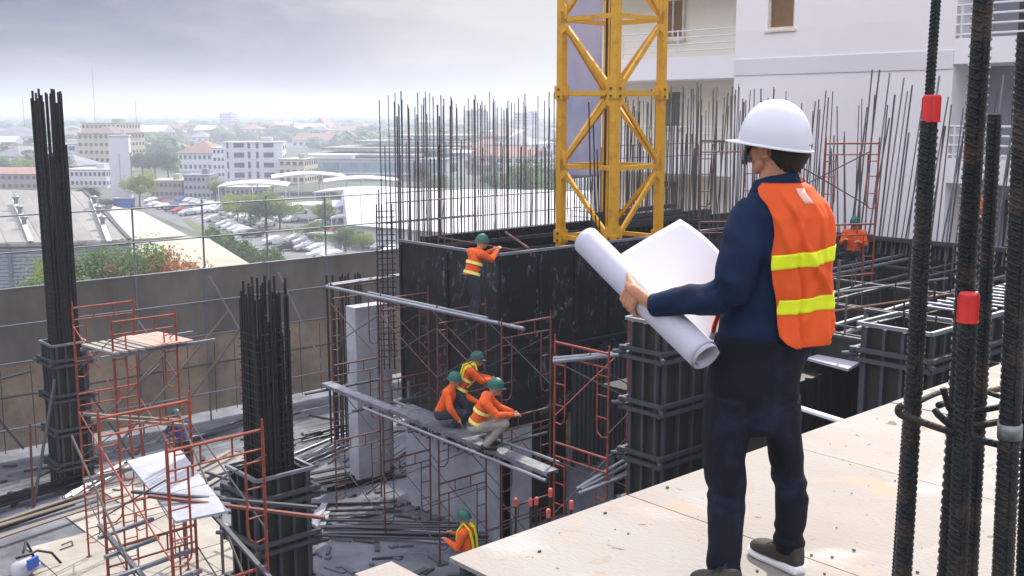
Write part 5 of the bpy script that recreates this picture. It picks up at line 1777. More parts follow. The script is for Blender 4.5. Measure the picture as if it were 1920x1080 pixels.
# ================================================================ THE TOWN
def G(x, y): return PZ(x, y, gz)
CR = lambda deg: -YAW + R_(deg)          # heading relative to the view
def house(name, label, cat, xl, xr, yb, yt, dep, yaw=0, wall='w_white', roof='flat', rmat='roof_w', floors=3, cols=5, group=None, indiv=False, win='win_d', rh=.3, base=None, wfrac=.55):
    """front face runs from pixel xl to xr at base line yb; top of the wall at yt"""
    pl_, pr_ = G(xl, yb), G(xr, yb)
    D = depth_of((pl_ + pr_) / 2)
    W_ = (xr - xl) / FPX * D * 1.0
    z1 = PD((xl + xr) / 2, yt, D).z
    H = max(2.5, z1 - gz)
    c = (pl_ + pr_) / 2 + FV * (dep / 2)
    t = empty(name, (c.x, c.y, gz), label, cat, group, rz=CR(yaw))
    b = MB(); b.box((0, 0, H / 2), (W_, dep, H)); part('walls', b, M[wall], t)
    b = MB()
    if roof == 'flat':
        b.box((0, 0, H + .15), (W_ + .4, dep + .4, .3)); b.box((W_ * .2, 0, H + 1.0), (W_ * .2, dep * .3, 1.5))
        part('roof', b, M[rmat], t)
    elif roof == 'hip':
        e = .6; h2 = H + rh * min(W_, dep)
        x, y = W_ / 2 + e, dep / 2 + e
        k = max(.1, (W_ - dep) / 2) if W_ > dep else .1
        ky = .1 if W_ > dep else (dep - W_) / 2
        b.add([(-x, -y, H), (x, -y, H), (x, y, H), (-x, y, H), (-k, -ky, h2), (k, -ky, h2), (k, ky, h2), (-k, ky, h2)], [(0, 1, 5, 4), (1, 2, 6, 5), (2, 3, 7, 6), (3, 0, 4, 7), (4, 5, 6, 7), (3, 2, 1, 0)])
        part('roof', b, M[rmat], t)
    elif roof == 'gable':
        x, y, h2 = W_ / 2 + .5, dep / 2 + .5, H + rh * dep
        b.add([(-x, -y, H), (x, -y, H), (x, y, H), (-x, y, H), (-x, 0, h2), (x, 0, h2)], [(0, 1, 5, 4), (2, 3, 4, 5), (1, 2, 5), (3, 0, 4), (3, 2, 1, 0)])
        part('roof', b, M[rmat], t)
    ws = MB()
    for f in range(floors):
        zc = H * (f + .55) / floors
        for c_ in range(cols):
            xc = -W_ / 2 + W_ * (c_ + .5) / cols
            w2, h_ = W_ / cols * wfrac, H / floors * .42
            if indiv:
                b = MB(); b.box((xc, -dep / 2 - .03, zc), (w2, .10, h_)); part('window', b, M[win], t)
            else: ws.box((xc, -dep / 2 - .03, zc), (w2, .10, h_))
        nd = max(2, int(cols * dep / max(W_, 1)))
        for c_ in range(nd):
            yc = -dep / 2 + dep * (c_ + .5) / nd
            for sx in (-1, 1): ws.box((sx * (W_ / 2 + .03), yc, zc), (.10, dep / nd * .5, H / floors * .42))
    if ws.v: part('windows', ws, M[win], t, kind='stuff')
    return t, W_, H, D
# named buildings
house('apartment_block', 'cream apartment block with brown hipped roof, tallest of the town at left', 'building', 156, 232, 322, 250, 22, -12, 'w_cream', 'hip', 'roof_b', 5, 7, rh=.16)
house('apartment_block', 'cream stepped block with small windows behind the brown roofed one', 'building', 160, 240, 312, 231, 16, -12, 'w_cream', 'flat', 'roof_c', 6, 9)
# tall slab
tw, W_, H, D = house('tall_slab_tower', 'blank tall white slab standing alone behind the lone round tree', 'tower', 208, 244, 386, 256, 3.5, 12, 'w_white', 'flat', 'roof_w', 1, 1, wfrac=.01)
p = G(233, 389)
t = empty('blue_tank', (p.x, p.y, gz), 'bright blue sheet hoarding at the foot of the white slab', 'hoarding', rz=CR(0))
b = MB(); b.box((0, 0, 1.1), (4.8, 1.6, 2.2)); part('panel', b, M['blue'], t)
b = MB(); b.box((0, 0, 2.3), (5.2, 2.0, .15)); part('roof', b, M['roof_w'], t)
house('apartment_block', 'white four-storey block with two stacks of wide dark windows', 'building', 418, 526, 343, 268, 14, 7, 'w_white', 'flat', 'roof_w', 4, 1, wfrac=.001)
t = [o for o in sc.objects if o.get('label', '').startswith('white four-storey')][0]
W_, H = 108 / FPX * depth_of(G(472, 343)), PD(472, 268, depth_of(G(472, 343))).z - gz
for f in range(4):
    z = H * (.20 + .25 * f)
    for xc, w2 in ((-.24, .17), (-.07, .045), (.07, .045), (.26, .17), (-.43, .03)):
        b = MB(); b.box((xc * W_, -7.05, z), (w2 * W_, .2, H * .12 if w2 > .1 else H * .17)); part('window', b, M['win_d'], t)
    b = MB(); b.box((0, -7.06, z - H * .09), (W_ * .98, .16, .12)); part('sill_band', b, M['wall_w'], t)
house('house', 'long house with terracotta hipped roof left of the white four-storey block', 'building', 338, 412, 322, 287, 18, -5, 'w_white', 'hip', 'roof_r', 2, 8, rh=.3)
house('house', 'white rendered block between the terracotta roof and the four-storey block', 'building', 398, 420, 335, 278, 12, 5, 'w_white', 'flat', 'roof_w', 4, 3)
house('house', 'white two-storey row with small windows left of the white slab', 'building', 126, 206, 352, 319, 12, -6, 'w_white', 'flat', 'roof_w', 2, 9)
house('house', 'low red-walled building at the far left edge of the town', 'building', -20, 75, 357, 326, 14, -3, 'w_pink', 'gable', 'roof_r', 2, 8, rh=.12)
house('house', 'white terrace above the red-walled building at far left', 'building', 15, 72, 330, 303, 14, 4, 'w_white', 'flat', 'roof_w', 2, 6)
house('house', 'small pinkish houses row behind the parking lot', 'building', 283, 342, 372, 340, 10, 0, 'w_pink', 'flat', 'roof_c', 2, 7)
house('house', 'grey cluttered house behind the parking lot, left of the young tree', 'building', 344, 392, 374, 330, 11, 4, 'w_grey', 'flat', 'roof_s', 3, 6)
house('house', 'shop row under the white four-storey block', 'building', 396, 500, 372, 352, 10, 4, 'w_grey', 'flat', 'roof_w', 1, 12, win='win_d')
house('house', 'cream building right of the white four-storey block', 'building', 528, 578, 345, 300, 14, -8, 'w_cream', 'flat', 'roof_c', 3, 4)
house('hall', 'far hall with a round pinkish roof on the horizon', 'building', 484, 526, 258, 240, 60, 0, 'w_pink', 'hip', 'roof_r', 1, 5, rh=.28)
house('hall', 'far hall with a steep pale gable left of the big grey roofs', 'building', 590, 616, 258, 240, 22, 70, 'w_white', 'gable', 'roof_r', 1, 3, rh=.45)
house('apartment_block', 'distant lavender grey tower block seen between the bars', 'building', 872, 912, 262, 207, 40, 0, 'w_grey', 'flat', 'roof_s', 9, 6)
house('apartment_block', 'second distant tower block right of the lavender grey one', 'building', 964, 1008, 258, 212, 40, 0, 'w_grey', 'flat', 'roof_s', 8, 6)
house('apartment_block', 'distant grey block on the horizon above the four-storey block', 'building', 413, 434, 250, 213, 30, 0, 'w_grey', 'flat', 'roof_s', 8, 4)
# big mall with layered grey roofs and teal glass front
t, Wm, Hm, Dm = house('shopping_hall', 'large hall with stepped grey roofs and teal glass front', 'building', 575, 860, 338, 300, 60, -8, 'w_grey', 'flat', 'roof_s', 1, 1, wfrac=.001)
for k, (x0, x1, dz, dy) in enumerate(((-.52, .30, 1.2, -8), (-.45, .5, 3.2, 6), (-.30, .52, 5.2, 20), (-.1, .5, 7.2, 30))):
    b = MB(); b.box(((x0 + x1) / 2 * Wm, dy, Hm + dz), ((x1 - x0) * Wm, 34, .7)); part('roof_layer', b, M['roof_g' if k % 2 else 'roof_s'], t)
for i in range(10):
    b = MB(); b.box((-Wm * .45 + i * Wm * .095, -30.3, Hm * .62), (Wm * .085, .5, Hm * .5)); part('glass_panel', b, M['teal'], t)
b = MB(); b.box((0, -31, Hm * .34), (Wm, 3, .5)); part('canopy', b, M['roof_w'], t)
b = MB(); b.box((-Wm * .3, -24, Hm + .9), (Wm * .35, 12, 1.6)); part('roof_plant', b, M['roof_w'], t)
# white curved canopies
def canopy(label, xl, xr, yb, h, dep, yaw, arch, mk='roof_w', cat='canopy'):
    pl_, pr_ = G(xl, yb), G(xr, yb)
    D = depth_of((pl_ + pr_) / 2); W_ = (xr - xl) / FPX * D
    c = (pl_ + pr_) / 2 + FV * dep / 2
    t = empty('canopy', (c.x, c.y, gz), label, cat, rz=CR(yaw))
    b = MB(); n = 16; vs = []
    for i in range(n + 1):
        f = i / n; z = h + arch * math.sin(math.pi * f)
        for (y, dz) in ((-dep / 2, 0), (dep / 2, 0), (dep / 2, .35), (-dep / 2, .35)): vs.append(((f - .5) * W_, y, z + dz))
    fs = []
    for i in range(n):
        for k in range(4): fs.append((i * 4 + k, i * 4 + (k + 1) % 4, i * 4 + 4 + (k + 1) % 4, i * 4 + 4 + k))
    fs += [(0, 1, 2, 3), (n * 4 + 3, n * 4 + 2, n * 4 + 1, n * 4)]
    b.add(vs, fs); part('roof', b, M[mk], t)
    m_ = max(2, int(W_ / 7))
    for i in range(m_ + 1):
        for y in (-dep / 2 + .4, dep / 2 - .4):
            f = i / m_; x = (f - .5) * W_ * .96
            rod('post', (x, y, 0), (x, y, h + arch * math.sin(math.pi * (x / W_ + .5))), .12, 'rail_w', t, 6)
    return t
canopy('white arched canopy before the teal glass front', 500, 640, 366, 4.6, 16, 14, 1.0)
canopy('white arched canopy right of the first one, before the teal glass', 600, 745, 372, 4.2, 14, 10, .9)
canopy('low white canopy just above the crossroads trees', 590, 770, 392, 3.6, 12, -8, .8)
canopy('small white shelter left of the big white shed', 600, 680, 410, 2.8, 9, 0, .3)
canopy('pale shelter roof over the tree clump', 402, 530, 383, 4.2, 15, 8, .8)
canopy('flat white shelter by the two round shrubs', 525, 640, 417, 3.0, 10, -6, .3)
canopy('small white shelter behind the olive bush', 620, 700, 436, 2.6, 6, 0, .3)
# big white shed roof on the right
def gable_shed(name, label, corners, h_e, h_r, wall, rmat, ribs=14, door=True):
    """corners: 4 ground points; ridge runs between the middles of sides 01 and 23"""
    c = sum(corners, Vector()) / 4
    t = empty(name, (c.x, c.y, gz), label, 'building')
    q = [Vector((p.x - c.x, p.y - c.y, 0)) for p in corners]
    b = MB(); b.prism([(p.x, p.y) for p in q], 0, h_e)
    m1, m2 = (q[0] + q[1]) / 2, (q[2] + q[3]) / 2
    b.add([(*q[0].xy, h_e), (*q[1].xy, h_e), (*m1.xy, h_r)], [(0, 1, 2)])
    b.add([(*q[2].xy, h_e), (*q[3].xy, h_e), (*m2.xy, h_r)], [(0, 1, 2)])
    part('walls', b, M[wall], t)
    for (e0, e1, f0, f1) in ((q[0], q[3], m1, m2), (q[1], q[2], m1, m2)):
        for k in range(ribs):
            a0, a1 = k / ribs, (k + 1) / ribs - .002
            b = MB()
            o0_ = (e0 - f0) * .05
            P = [e0.lerp(e1, a0) + o0_, e0.lerp(e1, a1) + o0_, f0.lerp(f1, a1), f0.lerp(f1, a0)]
            zz = [h_e + .05, h_e + .05, h_r + .25, h_r + .25]
            dz = .05 * (k % 2)
            vs = [(p.x, p.y, z + dz) for p, z in zip(P, zz)] + [(p.x, p.y, z + dz + .14) for p, z in zip(P, zz)]
            b.add(vs, [(0, 1, 2, 3), (7, 6, 5, 4), (0, 4, 5, 1), (1, 5, 6, 2), (2, 6, 7, 3), (3, 7, 4, 0)])
            part('roof_sheet', b, M[rmat], t)
    return t, q, m1, m2
def fr(x, D): return RV * ((x - 960) / FPX * D) + FV * D
A_, B_, C_, D_ = fr(655, 168), fr(1090, 128), fr(1190, 205), fr(800, 262)
gable_shed('shed', 'huge low white roofed shed behind the screen of bars', [fr(650, 185), fr(640, 250), fr(1220, 262), fr(1260, 150)], 3.6, 7.5, 'w_white', 'roof_w', 18)
# factory on the left with grey ribbed roof: near eave at y~455
def roof_quad(name, t, pts, th, m, n=10):
    P = [Vector(p) for p in pts]
    for k in range(n):
        a0, a1 = k / n, (k + 1) / n - .0015
        q = [P[0].lerp(P[1], a0), P[0].lerp(P[1], a1), P[3].lerp(P[2], a1), P[3].lerp(P[2], a0)]
        b = MB(); dz = Vector((0, 0, th)); dd = Vector((0, 0, .03 * (k % 2)))
        b.add([v + dd for v in q] + [v + dd + dz for v in q], [(3, 2, 1, 0), (4, 5, 6, 7), (0, 1, 5, 4), (1, 2, 6, 5), (2, 3, 7, 6), (3, 0, 4, 7)])
        part(name, b, m, t)
fo = Vector((*fr(100, 140).xy, gz))
ft_ = empty('factory', fo, 'grey ribbed roof factory with blue-grey siding just beyond the fence at left', 'building')
ez = 8.6 + gz
def at(x, y, z): return PZ(x, y, z) - fo
El, Er = PZ(-160, 462, ez), PZ(243, 452, ez)
Rl, Rr = PZ(-160, 352, ez + 3.6), PZ(160, 362, ez + 3.6)
roof_quad('roof_sheet', ft_, [El - fo, Er - fo, Rr - fo, Rl - fo], .15, M['roof_g'], 12)
back = [p + FV * 20 - RV * 14 - Vector((0, 0, 3.4)) for p in (Rl, Rr)]
roof_quad('roof_sheet', ft_, [Rl - fo, Rr - fo, back[1] - fo, back[0] - fo], .15, M['roof_g'], 10)
fw = MB()
e1, e2 = El - fo + FV * .5, Er - fo + FV * .5
fw.beam(e1 + Vector((0, 0, -4.4)), e2 + Vector((0, 0, -4.4)), .3, 8.5)
part('front_wall', fw, M['siding'], ft_)
for k in range(18):
    b = MB(); b.beam(e1 - FV * .25 + Vector((0, 0, -.9 - k * .42)), e2 - FV * .25 + Vector((0, 0, -.9 - k * .42)), .10, .30); part('siding_board', b, M['siding'], ft_)
b = MB(); b.beam(e1 - FV * .6 + Vector((0, 0, -.1)), e2 - FV * .6 + Vector((0, 0, -.1)), .35, .35); part('gutter', b, M['gutter'], ft_)
b = MB(); b.beam(e1 - FV * .4 + Vector((0, 0, -.62)), e2 - FV * .4 + Vector((0, 0, -.62)), .2, .18); part('fascia_pipe', b, M['w_grey'], ft_)
sw = MB()
f1, f2 = Er - fo, Rr - fo
sw.add([f1, f2, back[1] - fo, (back[1] - fo) * 1 - Vector((0, 0, 8)), f1 - Vector((0, 0, 8.6))], [(0, 1, 2, 3, 4)])
part('gable_wall', sw, M['siding'], ft_)
b = MB(); b.beam(f1 + Vector((0, 0, .22)), f2 + Vector((0, 0, .22)), .45, .22); part('verge', b, M['stud'], ft_)
for i, xx in enumerate((38, 185)):
    tp, bt = PZ(xx - 12, 372, ez + 3.3) - fo, PZ(xx + 20, 452, ez + .3) - fo
    b = MB(); b.beam(tp, bt, .55, .10); part('skylight_strip', b, M['roof_w'], ft_)
    for k in range(3):
        c = bt.lerp(tp, .35 + .25 * k)
        b = MB(); b.tube([c, c + Vector((0, 0, .5)), c + Vector((0, 0, .9)), c + Vector((0, 0, 1.1))], [.25, .25, .5, .15], 10); part('roof_vent', b, M['galv'], ft_)
b = MB(); dw = PZ(70, 520, gz + 3.5) - fo
b.box((dw.x, dw.y, 2.6), (5, .5, 5.2), -YAW); part('door_opening', b, M['win_d'], ft_)
# downpipe
b = MB(); c = PZ(25, 464, ez - .5) - fo; b.tube([c - FV * 1.0, c - FV * 1.0 - Vector((0, 0, 8))], .18, 8); part('downpipe', b, M['galv'], ft_)
# sheds with cream roofs to the right of the factory
def lowshed(label, poly, zc, mk, wall, drop=5.0):
    P = [PZ(x, y, z) for (x, y, z) in poly]
    c = sum(P, Vector()) / len(P); c.z = gz
    t = empty('low_shed', c, label, 'building')
    b = MB(); n = len(P)
    b.add([p - c for p in P] + [p - c + Vector((0, 0, .2)) for p in P], [tuple(range(n - 1, -1, -1)), tuple(range(n, 2 * n))] + [(i, (i + 1) % n, n + (i + 1) % n, n + i) for i in range(n)])
    part('roof', b, M[mk], t)
    b = MB()
    cc_ = sum([p - c for p in P], Vector()) / n
    Q = [(p - c) * .985 + cc_ * .015 for p in P]
    b.add([(q.x, q.y, 0) for q in Q] + [(q.x, q.y, q.z - .02) for q in Q], [(i, (i + 1) % n, n + (i + 1) % n, n + i) for i in range(n)])
    part('walls', b, M[wall], t)
    return t
z6 = gz + 5.5
lowshed('cream flat roof shed along the parking lot behind the factory', [(212, 388, z6 + .5), (268, 400, z6), (352, 444, z6), (242, 452, z6 + .6), (205, 400, z6 + .8)], 0, 'roof_c', 'w_cream')
lowshed('cream roof shed nearest the fence with mossy patches', [(245, 462, z6), (352, 446, z6), (392, 450, z6 - .2), (480, 505, z6 - .3), (430, 540, z6 - .3), (300, 560, z6), (250, 520, z6)], 0, 'roof_c', 'w_cream')
# parking lot and road
def flat(name, pts, dz, mk, kind='structure'):
    P = [PZ(x, y, gz + dz) for (x, y) in pts]
    b = MB(); b.add(P, [tuple(range(len(P)))])
    return tag(link(name, b.mesh(name, M[mk])), kind=kind)
flat('parking_lot', [(255, 372), (345, 372), (420, 392), (520, 408), (600, 440), (700, 490), (760, 560), (520, 560), (430, 460), (330, 420), (262, 392)], .03, 'asphalt')
flat('road', [(500, 395), (700, 385), (860, 400), (860, 420), (640, 420), (560, 425)], .02, 'asphalt')
flat('grass_verge', [(340, 412), (352, 410), (420, 448), (500, 500), (470, 505), (400, 455)], .06, 'leaf_b')
b = MB()
for i in range(26):
    p = G(352 + i * 7.5, 404 + i * 3.9); q = G(364 + i * 7.5, 401 + i * 3.9)
    d = (q - p).normalized(); s_ = Vector((-d.y, d.x, 0)) * .08
    z_ = Vector((0, 0, .05)); b.add([p - s_ + z_, p + s_ + z_, q + s_ + z_, q - s_ + z_], [(0, 1, 2, 3)])
tag(link('road_markings', b.mesh('road_markings', M['line'])), kind='structure')
# cars
def car_proto(mk):
    t = empty('parked_car', (0, 0, 0), 'car', 'car')
    b = MB()
    prof = [(-2.2, .35), (-2.25, .75), (-1.9, .95), (-1.35, 1.02), (-.75, 1.45), (.65, 1.47), (1.3, 1.02), (2.05, .88), (2.25, .65), (2.2, .35)]
    n = len(prof)
    def ins(z): return .86 if z < 1.1 else .66
    b.add([(x, -ins(z), z) for x, z in prof] + [(x, ins(z), z) for x, z in prof], [tuple(range(n)), tuple(range(2 * n - 1, n - 1, -1))] + [(i, n + i, n + (i + 1) % n, (i + 1) % n) for i in range(n)])
    part('body', b, M[mk], t)
    b = MB()
    b.add([(-1.28, -.76, 1.06), (-1.28, .76, 1.06), (-.80, .64, 1.40), (-.80, -.64, 1.40)], [(0, 1, 2, 3)])
    b.add([(1.24, -.76, 1.08), (1.24, .76, 1.08), (.70, .64, 1.42), (.70, -.64, 1.42)], [(3, 2, 1, 0)])
    for s in (-1, 1): b.add([(-1.1, s * .80, 1.06), (1.1, s * .80, 1.06), (.6, s * .675, 1.40), (-.7, s * .675, 1.40)], [(0, 1, 2, 3)])
    part('windows', b, M['win_d'], t)
    for x in (-1.35, 1.4):
        for s in (-1, 1):
            b = MB(); b.tube([(x, s * .72, .32), (x, s * .90, .32)], .33, 12); part('wheel', b, M['tyre'], t)
    return t
protos = {}
cars = []
# rows along pixel lines: (x0,y0)->(x1,y1), count, heading offset
rows = [((286, 380), (345, 392), 6, 60), ((290, 388), (338, 400), 4, 60), ((402, 416), (470, 444), 7, 35), ((352, 404), (398, 396), 5, 60), ((340, 378), (420, 392), 7, 75), ((440, 392), (560, 420), 9, 65), ((410, 398), (500, 425), 7, 65), ((560, 400), (600, 425), 4, 20), ((515, 458), (535, 470), 2, 40), ((560, 452), (640, 492), 7, 35), ((575, 470), (600, 484), 2, 30), ((620, 440), (735, 475), 7, 60), ((548, 388), (640, 384), 6, 80)]
colors = ['white', 'silver', 'white', 'grey', 'white', 'black', 'silver', 'white', 'blue', 'white', 'red', 'silver']
ci = 0
rowname = ['back row beside the white slab', 'second row beside the white slab', 'diagonal row before the hedge', 'short row at the lot entrance', 'row along the pinkish houses', 'covered row under the tree clump', 'row along the shelter roofs', 'short row by the twin shrubs', 'pair near the hedge end', 'row beside the netting rail', 'pair behind the netting rail', 'row beyond the olive bush', 'row on the road before the canopies']
for ri, (p0_, p1_, n, hd_) in enumerate(rows):
    for i in range(n):
        f = i / max(1, n - 1)
        x, y = p0_[0] + (p1_[0] - p0_[0]) * f, p0_[1] + (p1_[1] - p0_[1]) * f
        if rnd() < .10: continue
        cn = colors[(ci * 5 + ri) % len(colors)]; ci += 1
        p = G(x + rnd() * 2, y + rnd())
        if cn not in protos: protos[cn] = c = car_proto('car_' + cn)
        else: c = copy_tree(protos[cn])
        c.location = (p.x, p.y, gz + .03); c.rotation_euler = (0, 0, CR(hd_ + (rnd() - .5) * 8))
        tag(c, f'{cn} car, {["first", "second", "third", "fourth", "fifth", "sixth", "seventh", "eighth", "ninth"][i]} from the left in the {rowname[ri]}', 'car', 'cars parked on the lot below')
# carports over two rows
canopy('long pale carport roof on the parking lot above the diagonal row of cars', 402, 500, 420, 2.4, 3.2, -24, .1, 'roof_g')
canopy('pale carport roof beyond the olive bush', 572, 655, 470, 2.4, 3.2, -24, .1, 'roof_g')
# lamp posts and masts
for i, (x, yb, yt) in enumerate(((512, 425, 370), (180, 250, 128), (47, 250, 184), (257, 252, 190), (736, 365, 325))):
    far = yb < 300
    p = G(x, yb); D = depth_of(p)
    if far: D = 600.0; p = PD(x, 250, D); p.z = gz
    z = PD(x, yt, D).z
    t = empty('radio_mast' if far else 'street_lamp', p, ['street lamp post in the tree clump', 'thin radio mast on the horizon, tallest at left', 'thin radio mast at the far left edge', 'short radio mast right of the cream block', 'curved street lamp before the teal glass front'][i], 'mast' if far else 'street lamp')
    rod('pole', (0, 0, 0), (0, 0, z - gz), .16 if far else .10, 'galv', t, 6)
    if not far: rod('arm', (0, 0, z - gz), (1.6, -1.2, z - gz + .2), .08, 'galv', t, 6); slab_piece('lamp_head', (1.7, -1.3, z - gz + .2), (.6, .25, .12), 'rail_w', t)
    else: rod('aerial', (0, 0, z - gz), (0, 0, z - gz + 2), .06, 'galv', t, 5)

# ---- trees
def crown_mesh(name, m, lobes, n, sz, seed, tall=1.0):
    rg = random.Random(seed)
    b = MB()
    for i in range(n):
        lx, ly, lz, lr = lobes[rg.randrange(len(lobes))]
        while True:
            d = Vector((rg.gauss(0, 1), rg.gauss(0, 1), rg.gauss(0, 1)))
            if d.length > .1: break
        d.normalize()
        r = lr * (.55 + .5 * rg.random() ** .6)
        c = Vector((lx, ly, lz)) + Vector((d.x * r, d.y * r, d.z * r * .85 * tall))
        if rg.random() < .15: c += d * .12
        nrm = (d + Vector((rg.gauss(0, .5), rg.gauss(0, .5), rg.gauss(0, .5)))).normalized()
        u = nrm.cross(Vector((rg.random(), rg.random(), rg.random()))).normalized(); v = nrm.cross(u)
        s = sz * (.6 + .8 * rg.random())
        b.add([c - u * s, c - v * s * .6, c + u * s, c + v * s * .6], [(0, 1, 2, 3)])
    return b.mesh(name, m)
rg = random.Random(5)
def lobes_round(k, spread, r, flat_=.6):
    return [(rg.gauss(0, spread), rg.gauss(0, spread), .62 + rg.gauss(0, spread * flat_), r * (.7 + .6 * rg.random())) for _ in range(k)]
trunk_me = None
def trunk_mesh():
    b = MB()
    b.tube([(0, 0, 0), (.01, 0, .2), (.02, .01, .45), (0, 0, .6)], [.035, .026, .018, .008], 7)
    for a in range(4):
        an = a * 1.6
        b.tube([(.01, 0, .28 + .05 * a), (.16 * math.cos(an), .16 * math.sin(an), .5 + .05 * a), (.26 * math.cos(an), .26 * math.sin(an), .68)], [.014, .008, .003], 5)
    return b.mesh('trunk', M['bark'])
TRK = trunk_mesh()
CRN = {}
for mk in ('leaf_a', 'leaf_b', 'leaf_c', 'leaf_r'):
    CRN[mk] = [crown_mesh('crown', M[mk], lobes_round(9, .17, .20), 1500, .036, s) for s in (1, 2)]
BIG = {mk: crown_mesh('crown', M[mk], lobes_round(16, .21, .17), 9500, .0175, 9) for mk in ('leaf_a', 'leaf_b', 'leaf_c', 'leaf_r')}
HEDGE = crown_mesh('crown', M['leaf_a'], [(0, 0, .25, .2), (0, 0, .45, .2), (0.02, 0, .65, .16), (0, 0, .82, .10)], 900, .04, 3, 1.1)
def tree(x, yb, h_px, label, mk='leaf_a', group=None, big=False, wide=1.0, name='tree', hedge=False):
    p = G(x, yb); D = depth_of(p)
    h = h_px / FPX * D
    t = empty(name, p, label, 'tree' if not hedge else 'hedge tree', group, rz=rnd() * 6.28)
    link('trunk', TRK, scale=(h, h, h), parent=t)
    link('crown', HEDGE if hedge else (BIG[mk] if big else CRN[mk][int(rnd() * 2)]), scale=(h * wide, h * wide, h * 1.02), parent=t)
    return t
tree(262, 388, 66, 'lone round yellow-green tree right of the white slab', 'leaf_b', big=True)
for (x, yb, h, mk, lab, wd) in ((268, 335, 52, 'leaf_c', 'dark tree behind the white slab, leftmost of the grove', 1.1), (292, 338, 56, 'leaf_c', 'dark tree in the middle of the grove right of the cream block', 1.1), (316, 336, 48, 'leaf_a', 'green tree at the right end of the grove', 1.1),
    (173, 390, 42, 'leaf_c', 'dark tree just behind the factory roof', 1.2), (200, 392, 20, 'leaf_c', 'low dark bush at the foot of the white slab', 1.8), (404, 378, 44, 'leaf_b', 'slim yellow-green tree left of the pale shelter', .7),
    (447, 418, 56, 'leaf_b', 'leftmost tree of the clump by the pale shelter', 1.15), (470, 426, 66, 'leaf_b', 'second tree of the clump by the pale shelter', 1.2), (498, 430, 66, 'leaf_a', 'third tree of the clump by the pale shelter', 1.2), (525, 430, 62, 'leaf_b', 'rightmost tree of the clump by the pale shelter', 1.15),
    (605, 430, 56, 'leaf_b', 'upright green tree at the crossroads', .8), (588, 460, 46, 'leaf_a', 'round green shrub left of the olive bush', 1.3), (606, 460, 30, 'leaf_b', 'small bright shrub before the shelters', 1.2), (648, 478, 54, 'leaf_a', 'olive bush left half beyond the fence rail', 1.15), (682, 480, 46, 'leaf_b', 'olive bush right half beyond the fence rail', 1.15),
    (20, 320, 40, 'leaf_c', 'dark tree at the far left edge', 1.3), (40, 345, 50, 'leaf_b', 'bright green tree at far left above the red-walled building', 1.2), (8, 350, 55, 'leaf_a', 'broad tree cut by the left frame edge', 1.2),
    (820, 380, 50, 'leaf_a', 'tree behind the bars, left of the tower block', 1.1), (990, 400, 100, 'leaf_a', 'large tree behind the bars by the mast', 1.0), (1020, 398, 90, 'leaf_c', 'dark tree behind the bars beside the mast', 1.0), (955, 385, 60, 'leaf_a', 'middle tree behind the bars', 1.1), (795, 350, 40, 'leaf_c', 'dark tree right of the teal glass', 1.2), (930, 370, 45, 'leaf_c', 'dark tree beyond the white shed', 1.2)):
    tree(x, yb, h, lab, mk, big=True, wide=wd)
# trees just beyond the fence: bases hidden below
for (x, y_top, D, h, mk, lab, wd) in ((188, 466, 85, 9.0, 'leaf_a', 'broad bright green tree beyond the fence behind the tall column', 1.15), (150, 478, 90, 8.0, 'leaf_b', 'yellow-green tree beyond the fence left of the broad one', 1.0), (80, 510, 88, 6.5, 'leaf_c', 'dark green tree in front of the siding at left', 1.2), (292, 470, 88, 8.5, 'leaf_r', 'rust-red leaved tree beyond the fence', .8), (328, 490, 86, 7.4, 'leaf_r', 'small rusty yellow tree right of the rust-red one', .9), (240, 505, 84, 7.2, 'leaf_c', 'dark shrub between the green and the rust-red tree', 1.1), (222, 496, 95, 7.5, 'leaf_c', 'dark tree behind the broad green one', 1.0)):
    p = PD(x, y_top, D)
    h = (p.z - gz)
    t = empty('tree', (p.x, p.y, gz), lab, 'tree', rz=rnd() * 6)
    sc_ = 8.0 * (.75 if 'dark' in lab else 1)
    link('trunk', TRK, scale=(sc_, sc_, h), parent=t)
    link('crown', BIG[mk], (0, 0, h - sc_ * .95), scale=(sc_ * wd, sc_ * wd, sc_), parent=t)
ORD = ['first', 'second', 'third', 'fourth', 'fifth', 'sixth', 'seventh', 'eighth', 'ninth', 'tenth', 'eleventh', 'twelfth', 'thirteenth', 'fourteenth', 'fifteenth', 'sixteenth', 'seventeenth']
# cypress hedge row
for i in range(17):
    f = i / 16
    x, y = 392 + 140 * f, 474 + 52 * f
    p = G(x, y); D = depth_of(p); h = 50 / FPX * D * (.9 + .25 * rnd())
    t = empty('hedge_tree', p, f'dark green conical tree, {ORD[i]} from the left end of the hedge', 'hedge tree', 'conical hedge trees along the parking lot', rz=rnd() * 6)
    link('trunk', TRK, scale=(h * .7, h * .7, h), parent=t)
    link('crown', HEDGE, scale=(h * 1.05, h * 1.05, h), parent=t)
